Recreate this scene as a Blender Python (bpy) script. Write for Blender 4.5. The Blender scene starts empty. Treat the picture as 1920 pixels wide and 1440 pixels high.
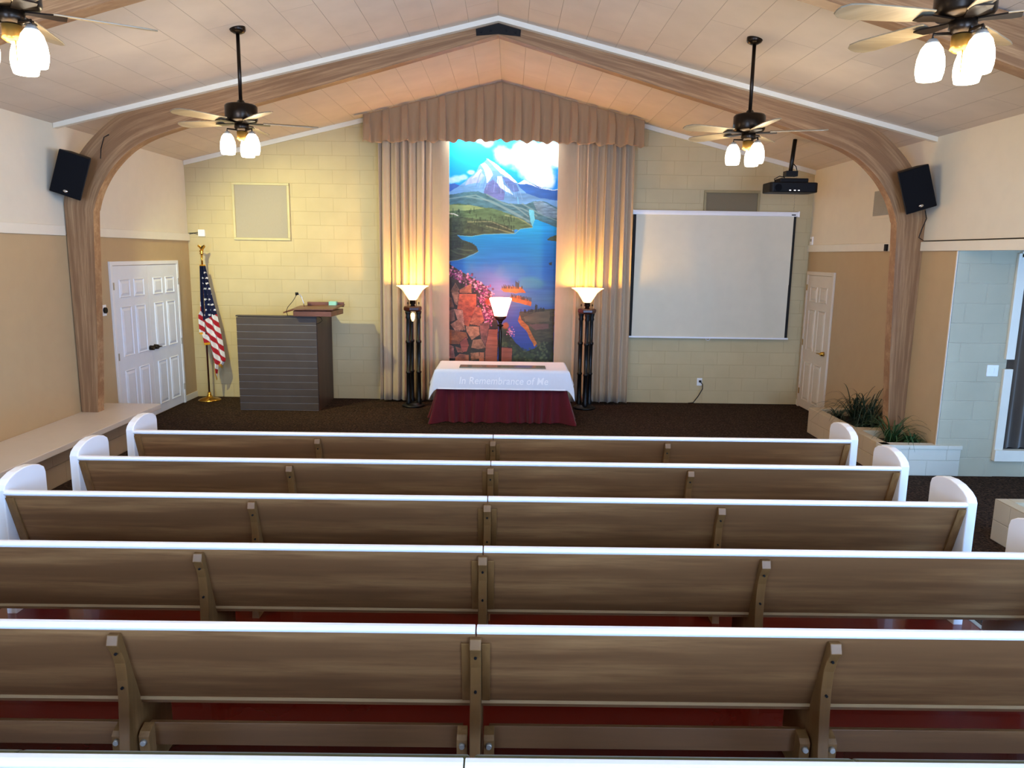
import bpy, bmesh, math, random
import numpy as np
from mathutils import Vector, Matrix
PI = math.pi
R = math.radians
random.seed(7)
rng = np.random.default_rng(7)
COL = bpy.context.scene.collection
XC, XL, XR, YB, ZA, SL = -0.145, -4.841, 4.539, 11.456, 4.683, 0.2416
def ceil_z(x): return ZA - SL*abs(x-XC)

# ---------------------------------------------------------------- materials
def lin(c):
    if isinstance(c, str):
        c = [int(c[i:i+2], 16)/255 for i in (0, 2, 4)]
    return tuple((v/12.92 if v <= .04045 else ((v+.055)/1.055)**2.4) for v in c)
def base_mat(name, rough=.6, metal=0., spec=.5, coat=0.):
    m = bpy.data.materials.new(name); m.use_nodes = True
    nt = m.node_tree; b = nt.nodes['Principled BSDF']
    b.inputs['Roughness'].default_value = rough; b.inputs['Metallic'].default_value = metal
    b.inputs['Specular IOR Level'].default_value = spec
    b.inputs['Coat Weight'].default_value = coat
    return m, nt, b
def mixcol(nt, fac, a, b):
    n = nt.nodes.new('ShaderNodeMix'); n.data_type = 'RGBA'
    for s, v in ((6, a), (7, b)):
        if isinstance(v, tuple): n.inputs[s].default_value = (*v, 1)
        else: nt.links.new(v, n.inputs[s])
    nt.links.new(fac, n.inputs[0]); return n.outputs[2]
def coords(nt, scale=(1, 1, 1), kind='Object', rot=(0, 0, 0), loc=(0, 0, 0)):
    t = nt.nodes.new('ShaderNodeTexCoord'); mp = nt.nodes.new('ShaderNodeMapping')
    mp.inputs['Scale'].default_value = scale; mp.inputs['Rotation'].default_value = rot; mp.inputs['Location'].default_value = loc
    nt.links.new(t.outputs[kind], mp.inputs[0]); return mp.outputs[0]
def noise(nt, vec, scale, detail=3, rough=.5):
    n = nt.nodes.new('ShaderNodeTexNoise'); n.inputs['Scale'].default_value = scale
    n.inputs['Detail'].default_value = detail; n.inputs['Roughness'].default_value = rough
    nt.links.new(vec, n.inputs['Vector']); return n.outputs['Fac']
def ramp(nt, fac, lo, hi):
    r = nt.nodes.new('ShaderNodeMapRange'); r.inputs['From Min'].default_value = lo; r.inputs['From Max'].default_value = hi
    nt.links.new(fac, r.inputs[0]); return r.outputs[0]
def bump(nt, b, h, dist=.002, strength=.5):
    n = nt.nodes.new('ShaderNodeBump'); n.inputs['Distance'].default_value = dist; n.inputs['Strength'].default_value = strength
    nt.links.new(h, n.inputs['Height']); nt.links.new(n.outputs[0], b.inputs['Normal'])
def paint(name, c, rough=.6, metal=0, var=.06, nscale=6, spec=.5, bmp=0, coat=0.):
    m, nt, b = base_mat(name, rough, metal, spec, coat); c = lin(c)
    f = noise(nt, coords(nt), nscale, 4)
    nt.links.new(mixcol(nt, ramp(nt, f, .3, .7), tuple(v*(1-var) for v in c), tuple(min(1, v*(1+var)) for v in c)), b.inputs['Base Color'])
    if bmp: bump(nt, b, noise(nt, coords(nt), 180, 3), bmp)
    return m
def wood(name, c1, c2, stretch=(.6, 9, 9), rough=.45, kind='Object', nscale=4, spec=.4, blotch=.2):
    m, nt, b = base_mat(name, rough, 0, spec)
    v = coords(nt, stretch, kind)
    f = noise(nt, v, nscale, 8, .65); g = noise(nt, coords(nt, tuple(s*.22 for s in stretch), kind), nscale, 3)
    col = mixcol(nt, ramp(nt, f, .35, .68), lin(c1), lin(c2))
    dark = tuple(x*(1-blotch) for x in lin(c1))
    col = mixcol(nt, ramp(nt, g, .62, .42), col, mixcol(nt, ramp(nt, f, .3, .7), dark, lin(c1)))
    nt.links.new(col, b.inputs['Base Color']); bump(nt, b, f, .001, .3)
    return m
def block(name, c, mortar, ax='x', bw=.4064, rh=.2032, ms=.005, rough=.65, mdist=.004, off=(0, 0), offs=.5):
    m, nt, b = base_mat(name, rough, 0, .35)
    t = nt.nodes.new('ShaderNodeTexCoord'); s = nt.nodes.new('ShaderNodeSeparateXYZ'); cb = nt.nodes.new('ShaderNodeCombineXYZ')
    nt.links.new(t.outputs['Object'], s.inputs[0])
    a, z = {'x': (0, 2), 'y': (1, 2), 'c': (1, 0)}[ax]
    for i, (src, o) in enumerate(((a, off[0]), (z, off[1]))):
        ad = nt.nodes.new('ShaderNodeMath'); ad.operation = 'ADD'; ad.inputs[1].default_value = o + 40*(bw if i == 0 else 2*rh)
        nt.links.new(s.outputs[src], ad.inputs[0]); nt.links.new(ad.outputs[0], cb.inputs[i])
    br = nt.nodes.new('ShaderNodeTexBrick'); br.inputs['Scale'].default_value = 1
    br.inputs['Brick Width'].default_value = bw; br.inputs['Row Height'].default_value = rh
    br.inputs['Mortar Size'].default_value = ms; br.inputs['Mortar Smooth'].default_value = .6; br.offset = offs; br.inputs['Bias'].default_value = 0
    nt.links.new(cb.outputs[0], br.inputs['Vector'])
    c = lin(c)
    br.inputs['Color1'].default_value = (*c, 1); br.inputs['Color2'].default_value = (*[v*.95 for v in c], 1); br.inputs['Mortar'].default_value = (*lin(mortar), 1)
    f = noise(nt, coords(nt), 3, 4)
    nt.links.new(mixcol(nt, ramp(nt, f, .2, .95), br.outputs['Color'], tuple(v*.82 for v in c)), b.inputs['Base Color'])
    iv = nt.nodes.new('ShaderNodeMath'); iv.operation = 'SUBTRACT'; iv.inputs[0].default_value = 1
    nt.links.new(br.outputs['Fac'], iv.inputs[1]); bump(nt, b, iv.outputs[0], mdist, .8)
    return m
def emit(name, c, st, base='ffffff'):
    m, nt, b = base_mat(name, .3); b.inputs['Base Color'].default_value = (*lin(base), 1)
    b.inputs['Emission Color'].default_value = (*lin(c), 1); b.inputs['Emission Strength'].default_value = st; return m
def vcol(name, rough=.7, spec=.3, sub=0):
    m, nt, b = base_mat(name, rough, 0, spec)
    a = nt.nodes.new('ShaderNodeVertexColor'); a.layer_name = 'Col'; nt.links.new(a.outputs[0], b.inputs['Base Color']); return m
def fabric(name, c, var=.12, sc=40, rough=.9, sheen=.3):
    m, nt, b = base_mat(name, rough, 0, .2); c = lin(c)
    f = noise(nt, coords(nt, (1, 1, .3)), sc, 4)
    nt.links.new(mixcol(nt, f, tuple(v*(1-var) for v in c), tuple(v*(1+var) for v in c)), b.inputs['Base Color'])
    b.inputs['Sheen Weight'].default_value = sheen; bump(nt, b, f, .0008, .4); return m
def carpet_mat():
    m, nt, b = base_mat('carpet', .95, 0, .1)
    f = noise(nt, coords(nt), 38, 4, .75); g = noise(nt, coords(nt), 9, 3)
    c = mixcol(nt, ramp(nt, f, .42, .66), lin('0d0907'), lin('5a4434'))
    c = mixcol(nt, ramp(nt, g, .45, .75), c, lin('261b15'))
    nt.links.new(c, b.inputs['Base Color']); bump(nt, b, f, .006, .8); return m

M = dict(
 wall_low=paint('tan_wall', 'b99f78', .7, var=.02, bmp=.001), wall_up=paint('offwhite_wall', 'dcd4c0', .7, var=.02, bmp=.001),
 white=paint('white_paint', 'e9eaec', .35, var=.02), trimw=paint('cream_trim', 'e2dccb', .45, var=.02),
 pewwhite=paint('pew_white', 'eeeef0', .28, var=.015), doorw=paint('door_white', 'e4e8ee', .4, var=.02), doorc=paint('door_cream', 'd9cbb5', .4, var=.02),
 backwall=block('block_wall', 'c9b68b', 'b8a379', 'x', ms=.003, mdist=.0025), alcove=block('block_alcove', 'b8b096', 'c0b8a0', 'x', ms=.006),
 planter=block('block_planter', 'c9b696', 'b29f80', 'y', rh=.17, ms=.005), planterf=block('block_planter_front', 'd3cdbb', 'c2bba6', 'x', rh=.17, ms=.005),
 ceiling=block('ceiling_planks', 'dccfbf', '8a7e70', 'c', bw=2.7, rh=.3048, ms=.0024, rough=.75, mdist=.003, off=(.35, .145), offs=.37),
 carpet=carpet_mat(), red=paint('red_floor', '5a130a', .22, var=.08, nscale=3, coat=.3),
 arch=wood('arch_wood', '84603f', 'ae8a62', (1.2, 26, 1), .5, 'UV', 3), archs=wood('arch_soffit', '9c7350', 'bd9a72', (1.2, 9, 9), .5, 'Object', 3),
 pewback=wood('pew_back_wood', '7a5332', 'a97c4e', (.45, 7, 7), .42, spec=.4, blotch=.15), pewpost=wood('pew_post_wood', '80592f', 'ad8253', (6, 6, .8), .45),
 edge=paint('pale_edge', 'c2a074', .5), olive=fabric('olive_fabric', '4a4a26', .2),
 curtain=fabric('curtain_tan', 'b39c80', .06, 30), valance=fabric('valance_tan', 'a08262', .07, 30), skirt=fabric('burgundy', '560818', .15, 20, .75, .25),
 cloth=fabric('white_cloth', 'dfe3ec', .03, 60), letter=paint('letter_white', 'fbfbff', .8, var=.01),
 black=paint('black_metal', '080706', .42, spec=.3), blackp=paint('black_plastic', '07070a', .55, spec=.25), grille=paint('speaker_grille', '06070c', .8, spec=.15, nscale=400, var=.5),
 bronze=paint('bronze', '2a2119', .3, metal=.8), brass=paint('brass', 'c79a45', .25, metal=1.), chrome=paint('chrome', 'c9c9c9', .2, metal=1.), silver=paint('silver', 'b9bcb8', .4, metal=.7),
 steel=paint('steel_bolt', 'b6b0a4', .35, metal=.6), mahog=paint('mahogany', '3a120c', .3, var=.2),
 glow=emit('lit_shade', 'fff1d6', 9), bowl=emit('lit_bowl', 'ffd080', 2.4), tiff=emit('lit_pink_shade', 'ff7a66', 26), spark=emit('indicator', 'ffffff', 4),
 blade=wood('fan_blade_wood', '8c7c62', 'a8997c', (1, 8, 1), .35), cup=paint('gold_cup', 'b7893f', .3, metal=.7),
 screen=paint('screen_white', 'd4cdb6', .8, var=.02), screenb=paint('screen_black', '0a0a0a', .8), panelf=fabric('panel_fabric', 'a79c8a', .05, 90), panelt=paint('panel_frame', 'c3b88c', .6),
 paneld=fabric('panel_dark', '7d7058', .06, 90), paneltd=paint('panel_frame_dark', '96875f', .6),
 slate=paint('grey_brown_board', '40342b', .5, var=.1), slated=paint('board_joint', '8a8582', .5), pulside=wood('pulpit_side', '3a261a', '4f372a', (6, 6, .8), .45), desk=wood('desk_wood', '5d3626', '7d4c38', (1, 8, 8), .4),
 teal=paint('teal_box', '8fc9b4', .5), soil=paint('soil', '1a120c', .95, var=.5, nscale=60), leaf=paint('leaf_green', '2c4a26', .5, var=.35, nscale=30), leafd=paint('leaf_dark', '1e3020', .5, var=.35, nscale=30),
 ledge=paint('ledge_top', 'd9cfc4', .3, var=.02), ledgeb=block('ledge_base', 'a8947a', '94816a', 'y', ms=.004), brownc=fabric('brown_curtain', '54463a', .1, 30),
 art=vcol('mural_paint', .55, .4), flag=vcol('flag_cloth', .8, .2), runner=paint('glass_plate', '77776a', .12, var=.1), plate=paint('plate_white', 'f0f0ee', .4, var=.01),
 sky=emit('daylight_pane', 'a2c8ff', 30.0), skys=emit('daylight_side_pane', '86bcff', 20.0), grey=paint('vent_grey', 'a09c90', .6), stain=paint('scuff', 'a39a88', .7))

# ---------------------------------------------------------------- mesh helpers
class MB:
    def __init__(s): s.v = []; s.f = []; s.mi = []; s.sm = []
    def add(s, vs, fs, mi=0, smooth=False):
        o = len(s.v); s.v += [tuple(v) for v in vs]; s.f += [tuple(i+o for i in f) for f in fs]; s.mi += [mi]*len(fs); s.sm += [smooth]*len(fs); return s
    def box(s, a, b, mi=0, mat=None):
        (x0, y0, z0), (x1, y1, z1) = a, b
        vs = [(x0,y0,z0),(x1,y0,z0),(x1,y1,z0),(x0,y1,z0),(x0,y0,z1),(x1,y0,z1),(x1,y1,z1),(x0,y1,z1)]
        if mat: vs = [mat @ Vector(v) for v in vs]
        return s.add(vs, [(0,3,2,1),(4,5,6,7),(0,1,5,4),(1,2,6,5),(2,3,7,6),(3,0,4,7)], mi)
    def prism(s, poly, lo, hi, axis='x', mi=0):
        """poly in the two other axes, extruded along axis"""
        n = len(poly)
        def P(p, t): return {'x': (t, p[0], p[1]), 'y': (p[0], t, p[1]), 'z': (p[0], p[1], t)}[axis]
        vs = [P(p, lo) for p in poly] + [P(p, hi) for p in poly]
        return s.add(vs, [tuple(range(n)), tuple(range(2*n-1, n-1, -1))] + [(i, i+n, (i+1) % n+n, (i+1) % n) for i in range(n)], mi)
    def tube(s, pts, r, n=8, mi=0, caps=True):
        pts = [Vector(p) for p in pts]; rs = r if isinstance(r, (list, tuple)) else [r]*len(pts)
        vs = []; up = None
        for i, p in enumerate(pts):
            d = (pts[min(i+1, len(pts)-1)] - pts[max(i-1, 0)]).normalized()
            if up is None: up = Vector((0, 0, 1)) if abs(d.z) < .9 else Vector((1, 0, 0))
            a = d.cross(up).normalized(); b = a.cross(d).normalized(); up = b
            vs += [p + (a*math.cos(2*PI*k/n) + b*math.sin(2*PI*k/n))*rs[i] for k in range(n)]
        fs = [(i*n+k, i*n+(k+1) % n, (i+1)*n+(k+1) % n, (i+1)*n+k) for i in range(len(pts)-1) for k in range(n)]
        s.add(vs, fs, mi, True)
        if caps: 
            o = len(s.v)-len(vs); s.f += [tuple(o+k for k in range(n-1, -1, -1)), tuple(len(s.v)-n+k for k in range(n))]; s.mi += [mi, mi]; s.sm += [False, False]
        return s
    def lathe(s, prof, c=(0, 0, 0), n=28, mi=0, smooth=True):
        vs = [(c[0]+r*math.cos(2*PI*k/n), c[1]+r*math.sin(2*PI*k/n), c[2]+z) for r, z in prof for k in range(n)]
        fs = [(i*n+k, i*n+(k+1) % n, (i+1)*n+(k+1) % n, (i+1)*n+k) for i in range(len(prof)-1) for k in range(n)]
        return s.add(vs, fs, mi, smooth)
    def grid(s, fn, nu, nv, mi=0, smooth=True):
        vs = [fn(i/nu, j/nv) for j in range(nv+1) for i in range(nu+1)]
        fs = [(j*(nu+1)+i, j*(nu+1)+i+1, (j+1)*(nu+1)+i+1, (j+1)*(nu+1)+i) for j in range(nv) for i in range(nu)]
        return s.add(vs, fs, mi, smooth)
    def xf(s, mat): s.v = [tuple(mat @ Vector(v)) for v in s.v]; return s
    def build(s, name, mats, parent=None, label=None, cat=None, group=None, kind=None, bevel=0, solid=0, origin=None, recalc=True):
        if not isinstance(mats, (list, tuple)): mats = [mats]
        me = bpy.data.meshes.new(name)
        if parent is None and origin is None and kind != 'structure' and s.v:
            a = np.array(s.v); origin = ((a[:, 0].min()+a[:, 0].max())/2, (a[:, 1].min()+a[:, 1].max())/2, a[:, 2].min())
        vs = s.v if origin is None else [(v[0]-origin[0], v[1]-origin[1], v[2]-origin[2]) for v in s.v]
        me.from_pydata(vs, [], s.f); 
        me.polygons.foreach_set('material_index', s.mi); me.polygons.foreach_set('use_smooth', s.sm)
        for m in mats: me.materials.append(m)
        if recalc:
            bm = bmesh.new(); bm.from_mesh(me); bmesh.ops.recalc_face_normals(bm, faces=bm.faces); bm.to_mesh(me); bm.free()
        me.update()
        o = bpy.data.objects.new(name, me); COL.objects.link(o)
        if origin is not None: o.location = origin
        if parent is not None:
            o.parent = parent; pm = Matrix.Translation(parent.get('_loc', (0, 0, 0)))
        if label: o['label'] = label
        if cat: o['category'] = cat
        if group: o['group'] = group
        if kind: o['kind'] = kind
        if bevel:
            b = o.modifiers.new('b', 'BEVEL'); b.width = bevel; b.segments = 2; b.limit_method = 'ANGLE'; b.angle_limit = R(40)
        if solid:
            b = o.modifiers.new('s', 'SOLIDIFY'); b.thickness = solid; b.offset = 0
        return o
def thing(name, label, cat, loc=(0, 0, 0), rz=0, group=None):
    o = bpy.data.objects.new(name, None); COL.objects.link(o); o.empty_display_size = .1
    o.location = loc; o.rotation_euler = (0, 0, rz); o['label'] = label; o['category'] = cat
    if group: o['group'] = group
    return o
def kids(o): return [c for c in bpy.data.objects if c.parent == o]
def copy_tree(o, parent=None):
    c = o.copy(); COL.objects.link(c); c.parent = parent
    for k in kids(o): copy_tree(k, c)
    return c
def T(x, y, z): return Matrix.Translation((x, y, z))

# ---------------------------------------------------------------- the room
Y0 = -2.4
XO = 6.6           # outer wall of the side aisle on the right
st = dict(kind='structure')
MB().box((XL-.2, Y0-.2, -.1), (XO+.2, YB+.2, 0)).build('floor', M['carpet'], **st)
MB().box((-3.18, -.6, -.02), (2.96, 6.15, .004)).build('floor', M['red'], **st)
MB().box((2.96, -.6, 0), (2.99, 6.15, .008)).build('trim_1', M['silver'], **st)
# ceiling: two slopes
for nm, xa, xb in (('ceiling', XL-.1, XC), ('ceiling', XC, XR+.1)):
    MB().add([(xa, Y0-.1, ceil_z(xa)), (xb, Y0-.1, ceil_z(xb)), (xb, YB+.1, ceil_z(xb)), (xa, YB+.1, ceil_z(xa)),
              (xa, Y0-.1, ceil_z(xa)+.1), (xb, Y0-.1, ceil_z(xb)+.1), (xb, YB+.1, ceil_z(xb)+.1), (xa, YB+.1, ceil_z(xa)+.1)],
             [(0,3,2,1),(4,5,6,7),(0,1,5,4),(1,2,6,5),(2,3,7,6),(3,0,4,7)]).build('ceiling', M['ceiling'], **st)
MB().prism([(XL-.1, 0), (XR+.1, 0), (XR+.1, ceil_z(XR+.1)), (XC, ZA), (XL-.1, ceil_z(XL-.1))], YB, YB+.15, 'y').build('wall_back', M['backwall'], **st)
MB().prism([(XL-.1, 0), (XR+.1, 0), (XR+.1, ceil_z(XR+.1)), (XC, ZA), (XL-.1, ceil_z(XL-.1))], Y0-.15, Y0, 'y').build('wall_rear', M['wall_up'], **st)
MB().box((XR, Y0-.15, 0), (XO+.1, Y0, 2.42)).build('wall_rear', M['wall_up'], **st)
b = MB().box((XL-.15, Y0, 0), (XL, YB, 2.40)); b.box((XL-.15, Y0, 2.40), (XL, YB, ceil_z(XL)+.02), 1)
b.build('wall_left', [M['wall_low'], M['wall_up']], **st)
b = MB().box((XR, 7.64, 0), (XR+.12, YB, 2.40)); b.box((XR, Y0, 2.40), (XR+.12, YB, ceil_z(XR)+.02), 1)
b.build('wall_right', [M['wall_low'], M['wall_up']], **st)
# side aisle on the right behind the trim line: end wall, low ceiling, outer wall with windows
b = MB().box((XR, 7.63, 0), (XR+.12, 7.639, 2.36)).box((XR+.12, 7.63, 0), (5.17, 7.78, 2.42)).box((5.17, 7.64, 0), (XO, 7.78, .18)).box((6.45, 7.64, .18), (XO, 7.78, 2.42)).box((5.17, 7.64, 2.34), (6.45, 7.78, 2.42))
b.build('wall_alcove', M['alcove'], **st)
MB().box((XR+.12, Y0, 2.42), (XO+.1, 7.78, 2.5)).build('ceiling', M['wall_up'], **st)
b = MB()
wins = [(-1.6, 0.4), (0.9, 2.7), (3.2, 5.0)]
yy = Y0
for a, c in wins:
    b.box((XO, yy, 0), (XO+.1, a, 2.42)); b.box((XO, a, 0), (XO+.1, c, .75)); b.box((XO, a, 2.2), (XO+.1, c, 2.42)); yy = c
b.box((XO, yy, 0), (XO+.1, 7.78, 2.42)); b.build('wall_outer', M['wall_up'], **st)
def window(n, kind, a, c, z0, z1, at, mul=(.5,)):
    """a pane with a frame; kind x: in an x=const wall"""
    def bx(q, p0, p1, d0, d1, s0, s1):
        if kind == 'x': q.box((at+d0, p0, s0), (at+d1, p1, s1))
        else: q.box((p0, at+d0, s0), (p1, at+d1, s1))
    w = bpy.data.objects.new('window_%d' % n, None); COL.objects.link(w); w['kind'] = 'structure'
    q = MB()
    for (p0, p1, s0, s1) in ((a-.06, a+.03, z0-.06, z1+.06), (c-.03, c+.06, z0-.06, z1+.06), (a, c, z0-.06, z0+.03), (a, c, z1-.03, z1+.06), ((a+c)/2-.02, (a+c)/2+.02, z0, z1)):
        bx(q, p0, p1, -.02, .06, s0, s1)
    q.build('window_frame', M['white'], w)
    q = MB(); bx(q, a, c, .03, .05, z0, z1); q.build('pane', M['skys'], w)
for i, (a, c) in enumerate(wins): window(i+2, 'x', a, c, .75, 2.2, XO)
# rear wall windows (behind the camera): glass entrance
for i, (a, c) in enumerate([(1.6, 3.9), (-3.9, -2.2)]):
    def bx(): pass
    w = bpy.data.objects.new('window_%d' % (i+5), None); COL.objects.link(w); w['kind'] = 'structure'
    q = MB()
    for (p0, p1, s0, s1) in ((a-.06, a, .3, 3.26), (c, c+.06, .3, 3.26), (a, c, .3, .36), (a, c, 3.2, 3.26), (a, c, 2.1, 2.16), ((a+c)/2-.02, (a+c)/2+.02, .36, 3.2)):
        q.box((p0, Y0-.01, s0), (p1, Y0+.04, s1))
    q.build('window_frame', M['white'], w)
    MB().box((a, Y0+.005, .36), (c, Y0+.02, 3.2)).build('pane', M['sky'], w)
# trims
MB().box((XL, Y0, 2.386), (XL+.03, 8.262, 2.49)).build('trim_2', M['trimw'], bevel=.004, **st)
MB().box((XL, 8.44, 2.386), (XL+.03, YB, 2.49)).build('trim_3', M['trimw'], bevel=.004, **st)
MB().box((XR-.03, Y0, 2.357), (XR+.14, 8.30, 2.455)).build('trim_4', M['trimw'], bevel=.004, **st)
MB().box((XR-.03, 8.44, 2.357), (XR, YB, 2.455)).build('trim_5', M['trimw'], bevel=.004, **st)
n = 6
for sg in (-1, 1):      # cove strip between back wall and ceiling, and strip along the top of the arch
    def strip(y0, y1, h, d0, d1):
        xa, xb = XC+sg*d0, XC+sg*d1
        return MB().prism([(xa, ceil_z(xa)), (xb, ceil_z(xb)), (xb, ceil_z(xb)-h), (xa, ceil_z(xa)-h)], y0, y1, 'y')
    strip(YB-.03, YB, .065, 1.9, 4.69).build('trim_%d' % n, M['trimw'], **st); n += 1
    strip(8.235, 8.30, .05, 0, 4.69).build('trim_%d' % n, M['trimw'], **st); n += 1
MB().box((XL, 11.03, 0), (XL+.012, YB, .09)).build('baseboard_left', M['trimw'], **st)
MB().box((XR-.012, 11.40, 0), (XR, YB, .09)).build('baseboard_right', M['trimw'], **st)
MB().box((XR-.006, 7.63, 0), (XR+.004, 7.65, 2.357)).build('trim_%d' % n, M['trimw'], **st)

# ---------------------------------------------------------------- arches
OUT = [(4.68, 0), (4.68, 1.2), (4.68, 2.51), (4.675, 2.77), (4.60, 3.04), (4.455, 3.27), (4.287, 3.451), (4.09, 3.61), (3.876, 3.72), (3.54, 3.805), (2.968, 3.945), (2.4, 4.085), (1.80, 4.225), (.9, 4.42), (0, 4.632)]
INN = [(4.53, 0), (4.445, 1.2), (4.38, 2.50), (4.357, 2.68), (4.30, 2.842), (4.223, 2.982), (4.13, 3.108), (4.0, 3.238), (3.87, 3.335), (3.66, 3.44), (3.30, 3.56), (2.892, 3.695), (1.8, 4.0), (.9, 4.255), (0, 4.512)]
def arch(y0, y1, label):
    t = thing('laminated_arch', label, 'arch', (XC, y0, 0))
    for sg in (-1, 1):
        me = bpy.data.meshes.new('arch_half'); bm = bmesh.new(); uvl = bm.loops.layers.uv.new('UVMap')
        # smooth resample of both outlines
        def spl(P, m=5):
            o = []
            for i in range(len(P)-1):
                p0, p1, p2, p3 = P[max(i-1, 0)], P[i], P[i+1], P[min(i+2, len(P)-1)]
                for k in range(m):
                    u = k/m
                    o.append(tuple(.5*((2*p1[j]) + (-p0[j]+p2[j])*u + (2*p0[j]-5*p1[j]+4*p2[j]-p3[j])*u*u + (-p0[j]+3*p1[j]-3*p2[j]+p3[j])*u**3) for j in (0, 1)))
            return o + [P[-1]]
        o_, i_ = spl(OUT), spl(INN)
        L = 0; rows = []
        for k, (a, c) in enumerate(zip(o_, i_)):
            if k: L += math.dist(i_[k-1], c)
            rows.append(([bm.verts.new((sg*p[0], yy, p[1])) for p in (a, c) for yy in (0, y1-y0)], L))
        for (r0, l0), (r1, l1) in zip(rows, rows[1:]):
            for (a, b_, va, vb, mi) in ((0, 2, 0, .36, 0), (2, 3, .36, .49, 1), (3, 1, .36, 0, 0), (1, 0, 0, .13, 1)):
                f = bm.faces.new((r0[a], r1[a], r1[b_], r0[b_])); f.material_index = mi
                for lp, uv in zip(f.loops, ((l0, va), (l1, va), (l1, vb), (l0, vb))): lp[uvl].uv = uv
        for r in (rows[0][0], rows[-1][0]): bm.faces.new((r[0], r[1], r[3], r[2]))
        bmesh.ops.recalc_face_normals(bm, faces=bm.faces); bm.to_mesh(me); bm.free()
        me.materials.append(M['arch']); me.materials.append(M['archs'])
        o = bpy.data.objects.new('arch_half', me); COL.objects.link(o); o.parent = t
    q = MB().prism([(-.23, 4.50), (-.235, 4.565), (0, 4.625), (.235, 4.565), (.23, 4.50), (0, 4.52)], -.012, .002, 'y')
    pl = q.build('ridge_bracket', M['black'], t, label='black steel bracket')
    for x, z in ((-.18, 4.54), (-.08, 4.555), (.08, 4.555), (.18, 4.54)):
        MB().tube([(x, -.024, z), (x, -.010, z)], .014, 8).build('bolt', M['blackp'], pl)
    return t
arch(8.30, 8.43, 'curved laminated wood arch framing the stage, with black bracket at its peak')
arch(5.15, 5.28, 'nearer wood arch, only its beam crossing the top corners of the view')

# ---------------------------------------------------------------- doors
def door_leaf(w, h, mat, name, parent, M0, hinge_side, cols=2):
    t = .035
    q = MB().box((0, 0, 0), (w, t, h))
    rows = [(.10, .36, .22), (.10, 0, 0)]
    stile = .11*w/.75; mid = .09*w/.75
    pw = (w-2*stile-mid)/2
    for (z0, z1) in ((.12, .72), (.90, 1.52), (1.64, 1.86)):
        z0, z1 = z0*h/2.03, z1*h/2.03
        for c in range(2):
            x0 = stile + c*(pw+mid)
            # moulding ring around a raised field with sloping shoulders
            def ring(o0, y0_, o1, y1_):
                P0 = [(x0+o0, z0+o0), (x0+pw-o0, z0+o0), (x0+pw-o0, z1-o0), (x0+o0, z1-o0)]; P1 = [(x0+o1, z0+o1), (x0+pw-o1, z0+o1), (x0+pw-o1, z1-o1), (x0+o1, z1-o1)]
                q.add([(a, y0_, b_) for a, b_ in P0]+[(a, y1_, b_) for a, b_ in P1], [(k, (k+1) % 4, (k+1) % 4+4, k+4) for k in range(4)])
            ring(-.004, -.0005, .004, -.011); ring(.004, -.011, .014, -.001); ring(.024, -.001, .05, -.010)
            q.add([(x0+.05, -.010, z0+.05), (x0+pw-.05, -.010, z0+.05), (x0+pw-.05, -.010, z1-.05), (x0+.05, -.010, z1-.05)], [(0, 1, 2, 3)])
    q.xf(M0)
    leaf = q.build(name, mat, parent, recalc=False)
    return leaf
# double door in the left wall: y 9.12..10.99
d = bpy.data.objects.new('door_1', None); COL.objects.link(d); d['kind'] = 'structure'; d['label'] = 'white panelled double door beside the flag'
ya, yb, h = 9.12, 10.995, 2.10
q = MB()
q.prism([(ya, 0), (ya+.05, 0), (ya+.05, h-.05), (yb-.05, h-.05), (yb-.05, 0), (yb, 0), (yb, h), (ya, h)], XL, XL+.03)
q.build('door_frame', M['white'], d, bevel=.004)
RZ = Matrix.Rotation(R(90), 4, 'Z')
lw = (yb-ya-.11)/2
for k in range(2):
    y0 = ya+.053 + k*(lw+.004)
    leaf = door_leaf(lw, h-.07, M['doorw'], 'door_leaf', d, T(XL+.002, y0, .015) @ Matrix(((0, -1, 0, .02), (1, 0, 0, 0), (0, 0, 1, 0), (0, 0, 0, 1))) , 0)
    q = MB(); yh = y0-.012 if k == 0 else y0+lw+.012
    for z in (.25, .93, 1.80): q.box((XL+.028, yh-.012, z-.045), (XL+.036, yh+.012, z+.045))
    q.build('hinge', M['steel'], leaf)
    yk = y0+lw-.06 if k == 0 else y0+.06
    q = MB().tube([(XL+.02, yk, .945), (XL+.075, yk, .945)], [.035, .03], 14)
    q.tube([(XL+.075, yk, .945), (XL+.08, yk+(-.09 if k == 0 else .09), .94)], [.011, .009], 8)
    q.build('door_handle', M['bronze'], leaf, label='dark bronze lever handle')
# single door, right wall
d = bpy.data.objects.new('door_2', None); COL.objects.link(d); d['kind'] = 'structure'; d['label'] = 'narrow white panelled door by the projection screen'
ya, yb, h = 10.43, 11.385, 2.07
q = MB()
q.prism([(ya, 0), (ya+.055, 0), (ya+.055, h-.055), (yb-.055, h-.055), (yb-.055, 0), (yb, 0), (yb, h), (ya, h)], XR-.03, XR)
q.build('door_frame', M['doorc'], d, bevel=.004)
leaf = door_leaf(yb-ya-.12, h-.075, M['doorc'], 'door_leaf', d, T(XR-.002, yb-.06, .015) @ Matrix(((0, 1, 0, -.02), (-1, 0, 0, 0), (0, 0, 1, 0), (0, 0, 0, 1))), 0)
q = MB()
for z in (.25, 1.0, 1.83): q.box((XR-.036, yb-.062, z-.045), (XR-.028, yb-.04, z+.045))
q.build('hinge', M['brass'], leaf)
q = MB().tube([(XR-.02, 10.56, .915), (XR-.07, 10.56, .915)], [.034, .028], 14).tube([(XR-.072, 10.56, .915), (XR-.075, 10.68, .91)], [.010, .008], 8)
q.build('door_handle', M['brass'], leaf, label='brass lever handle')

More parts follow.
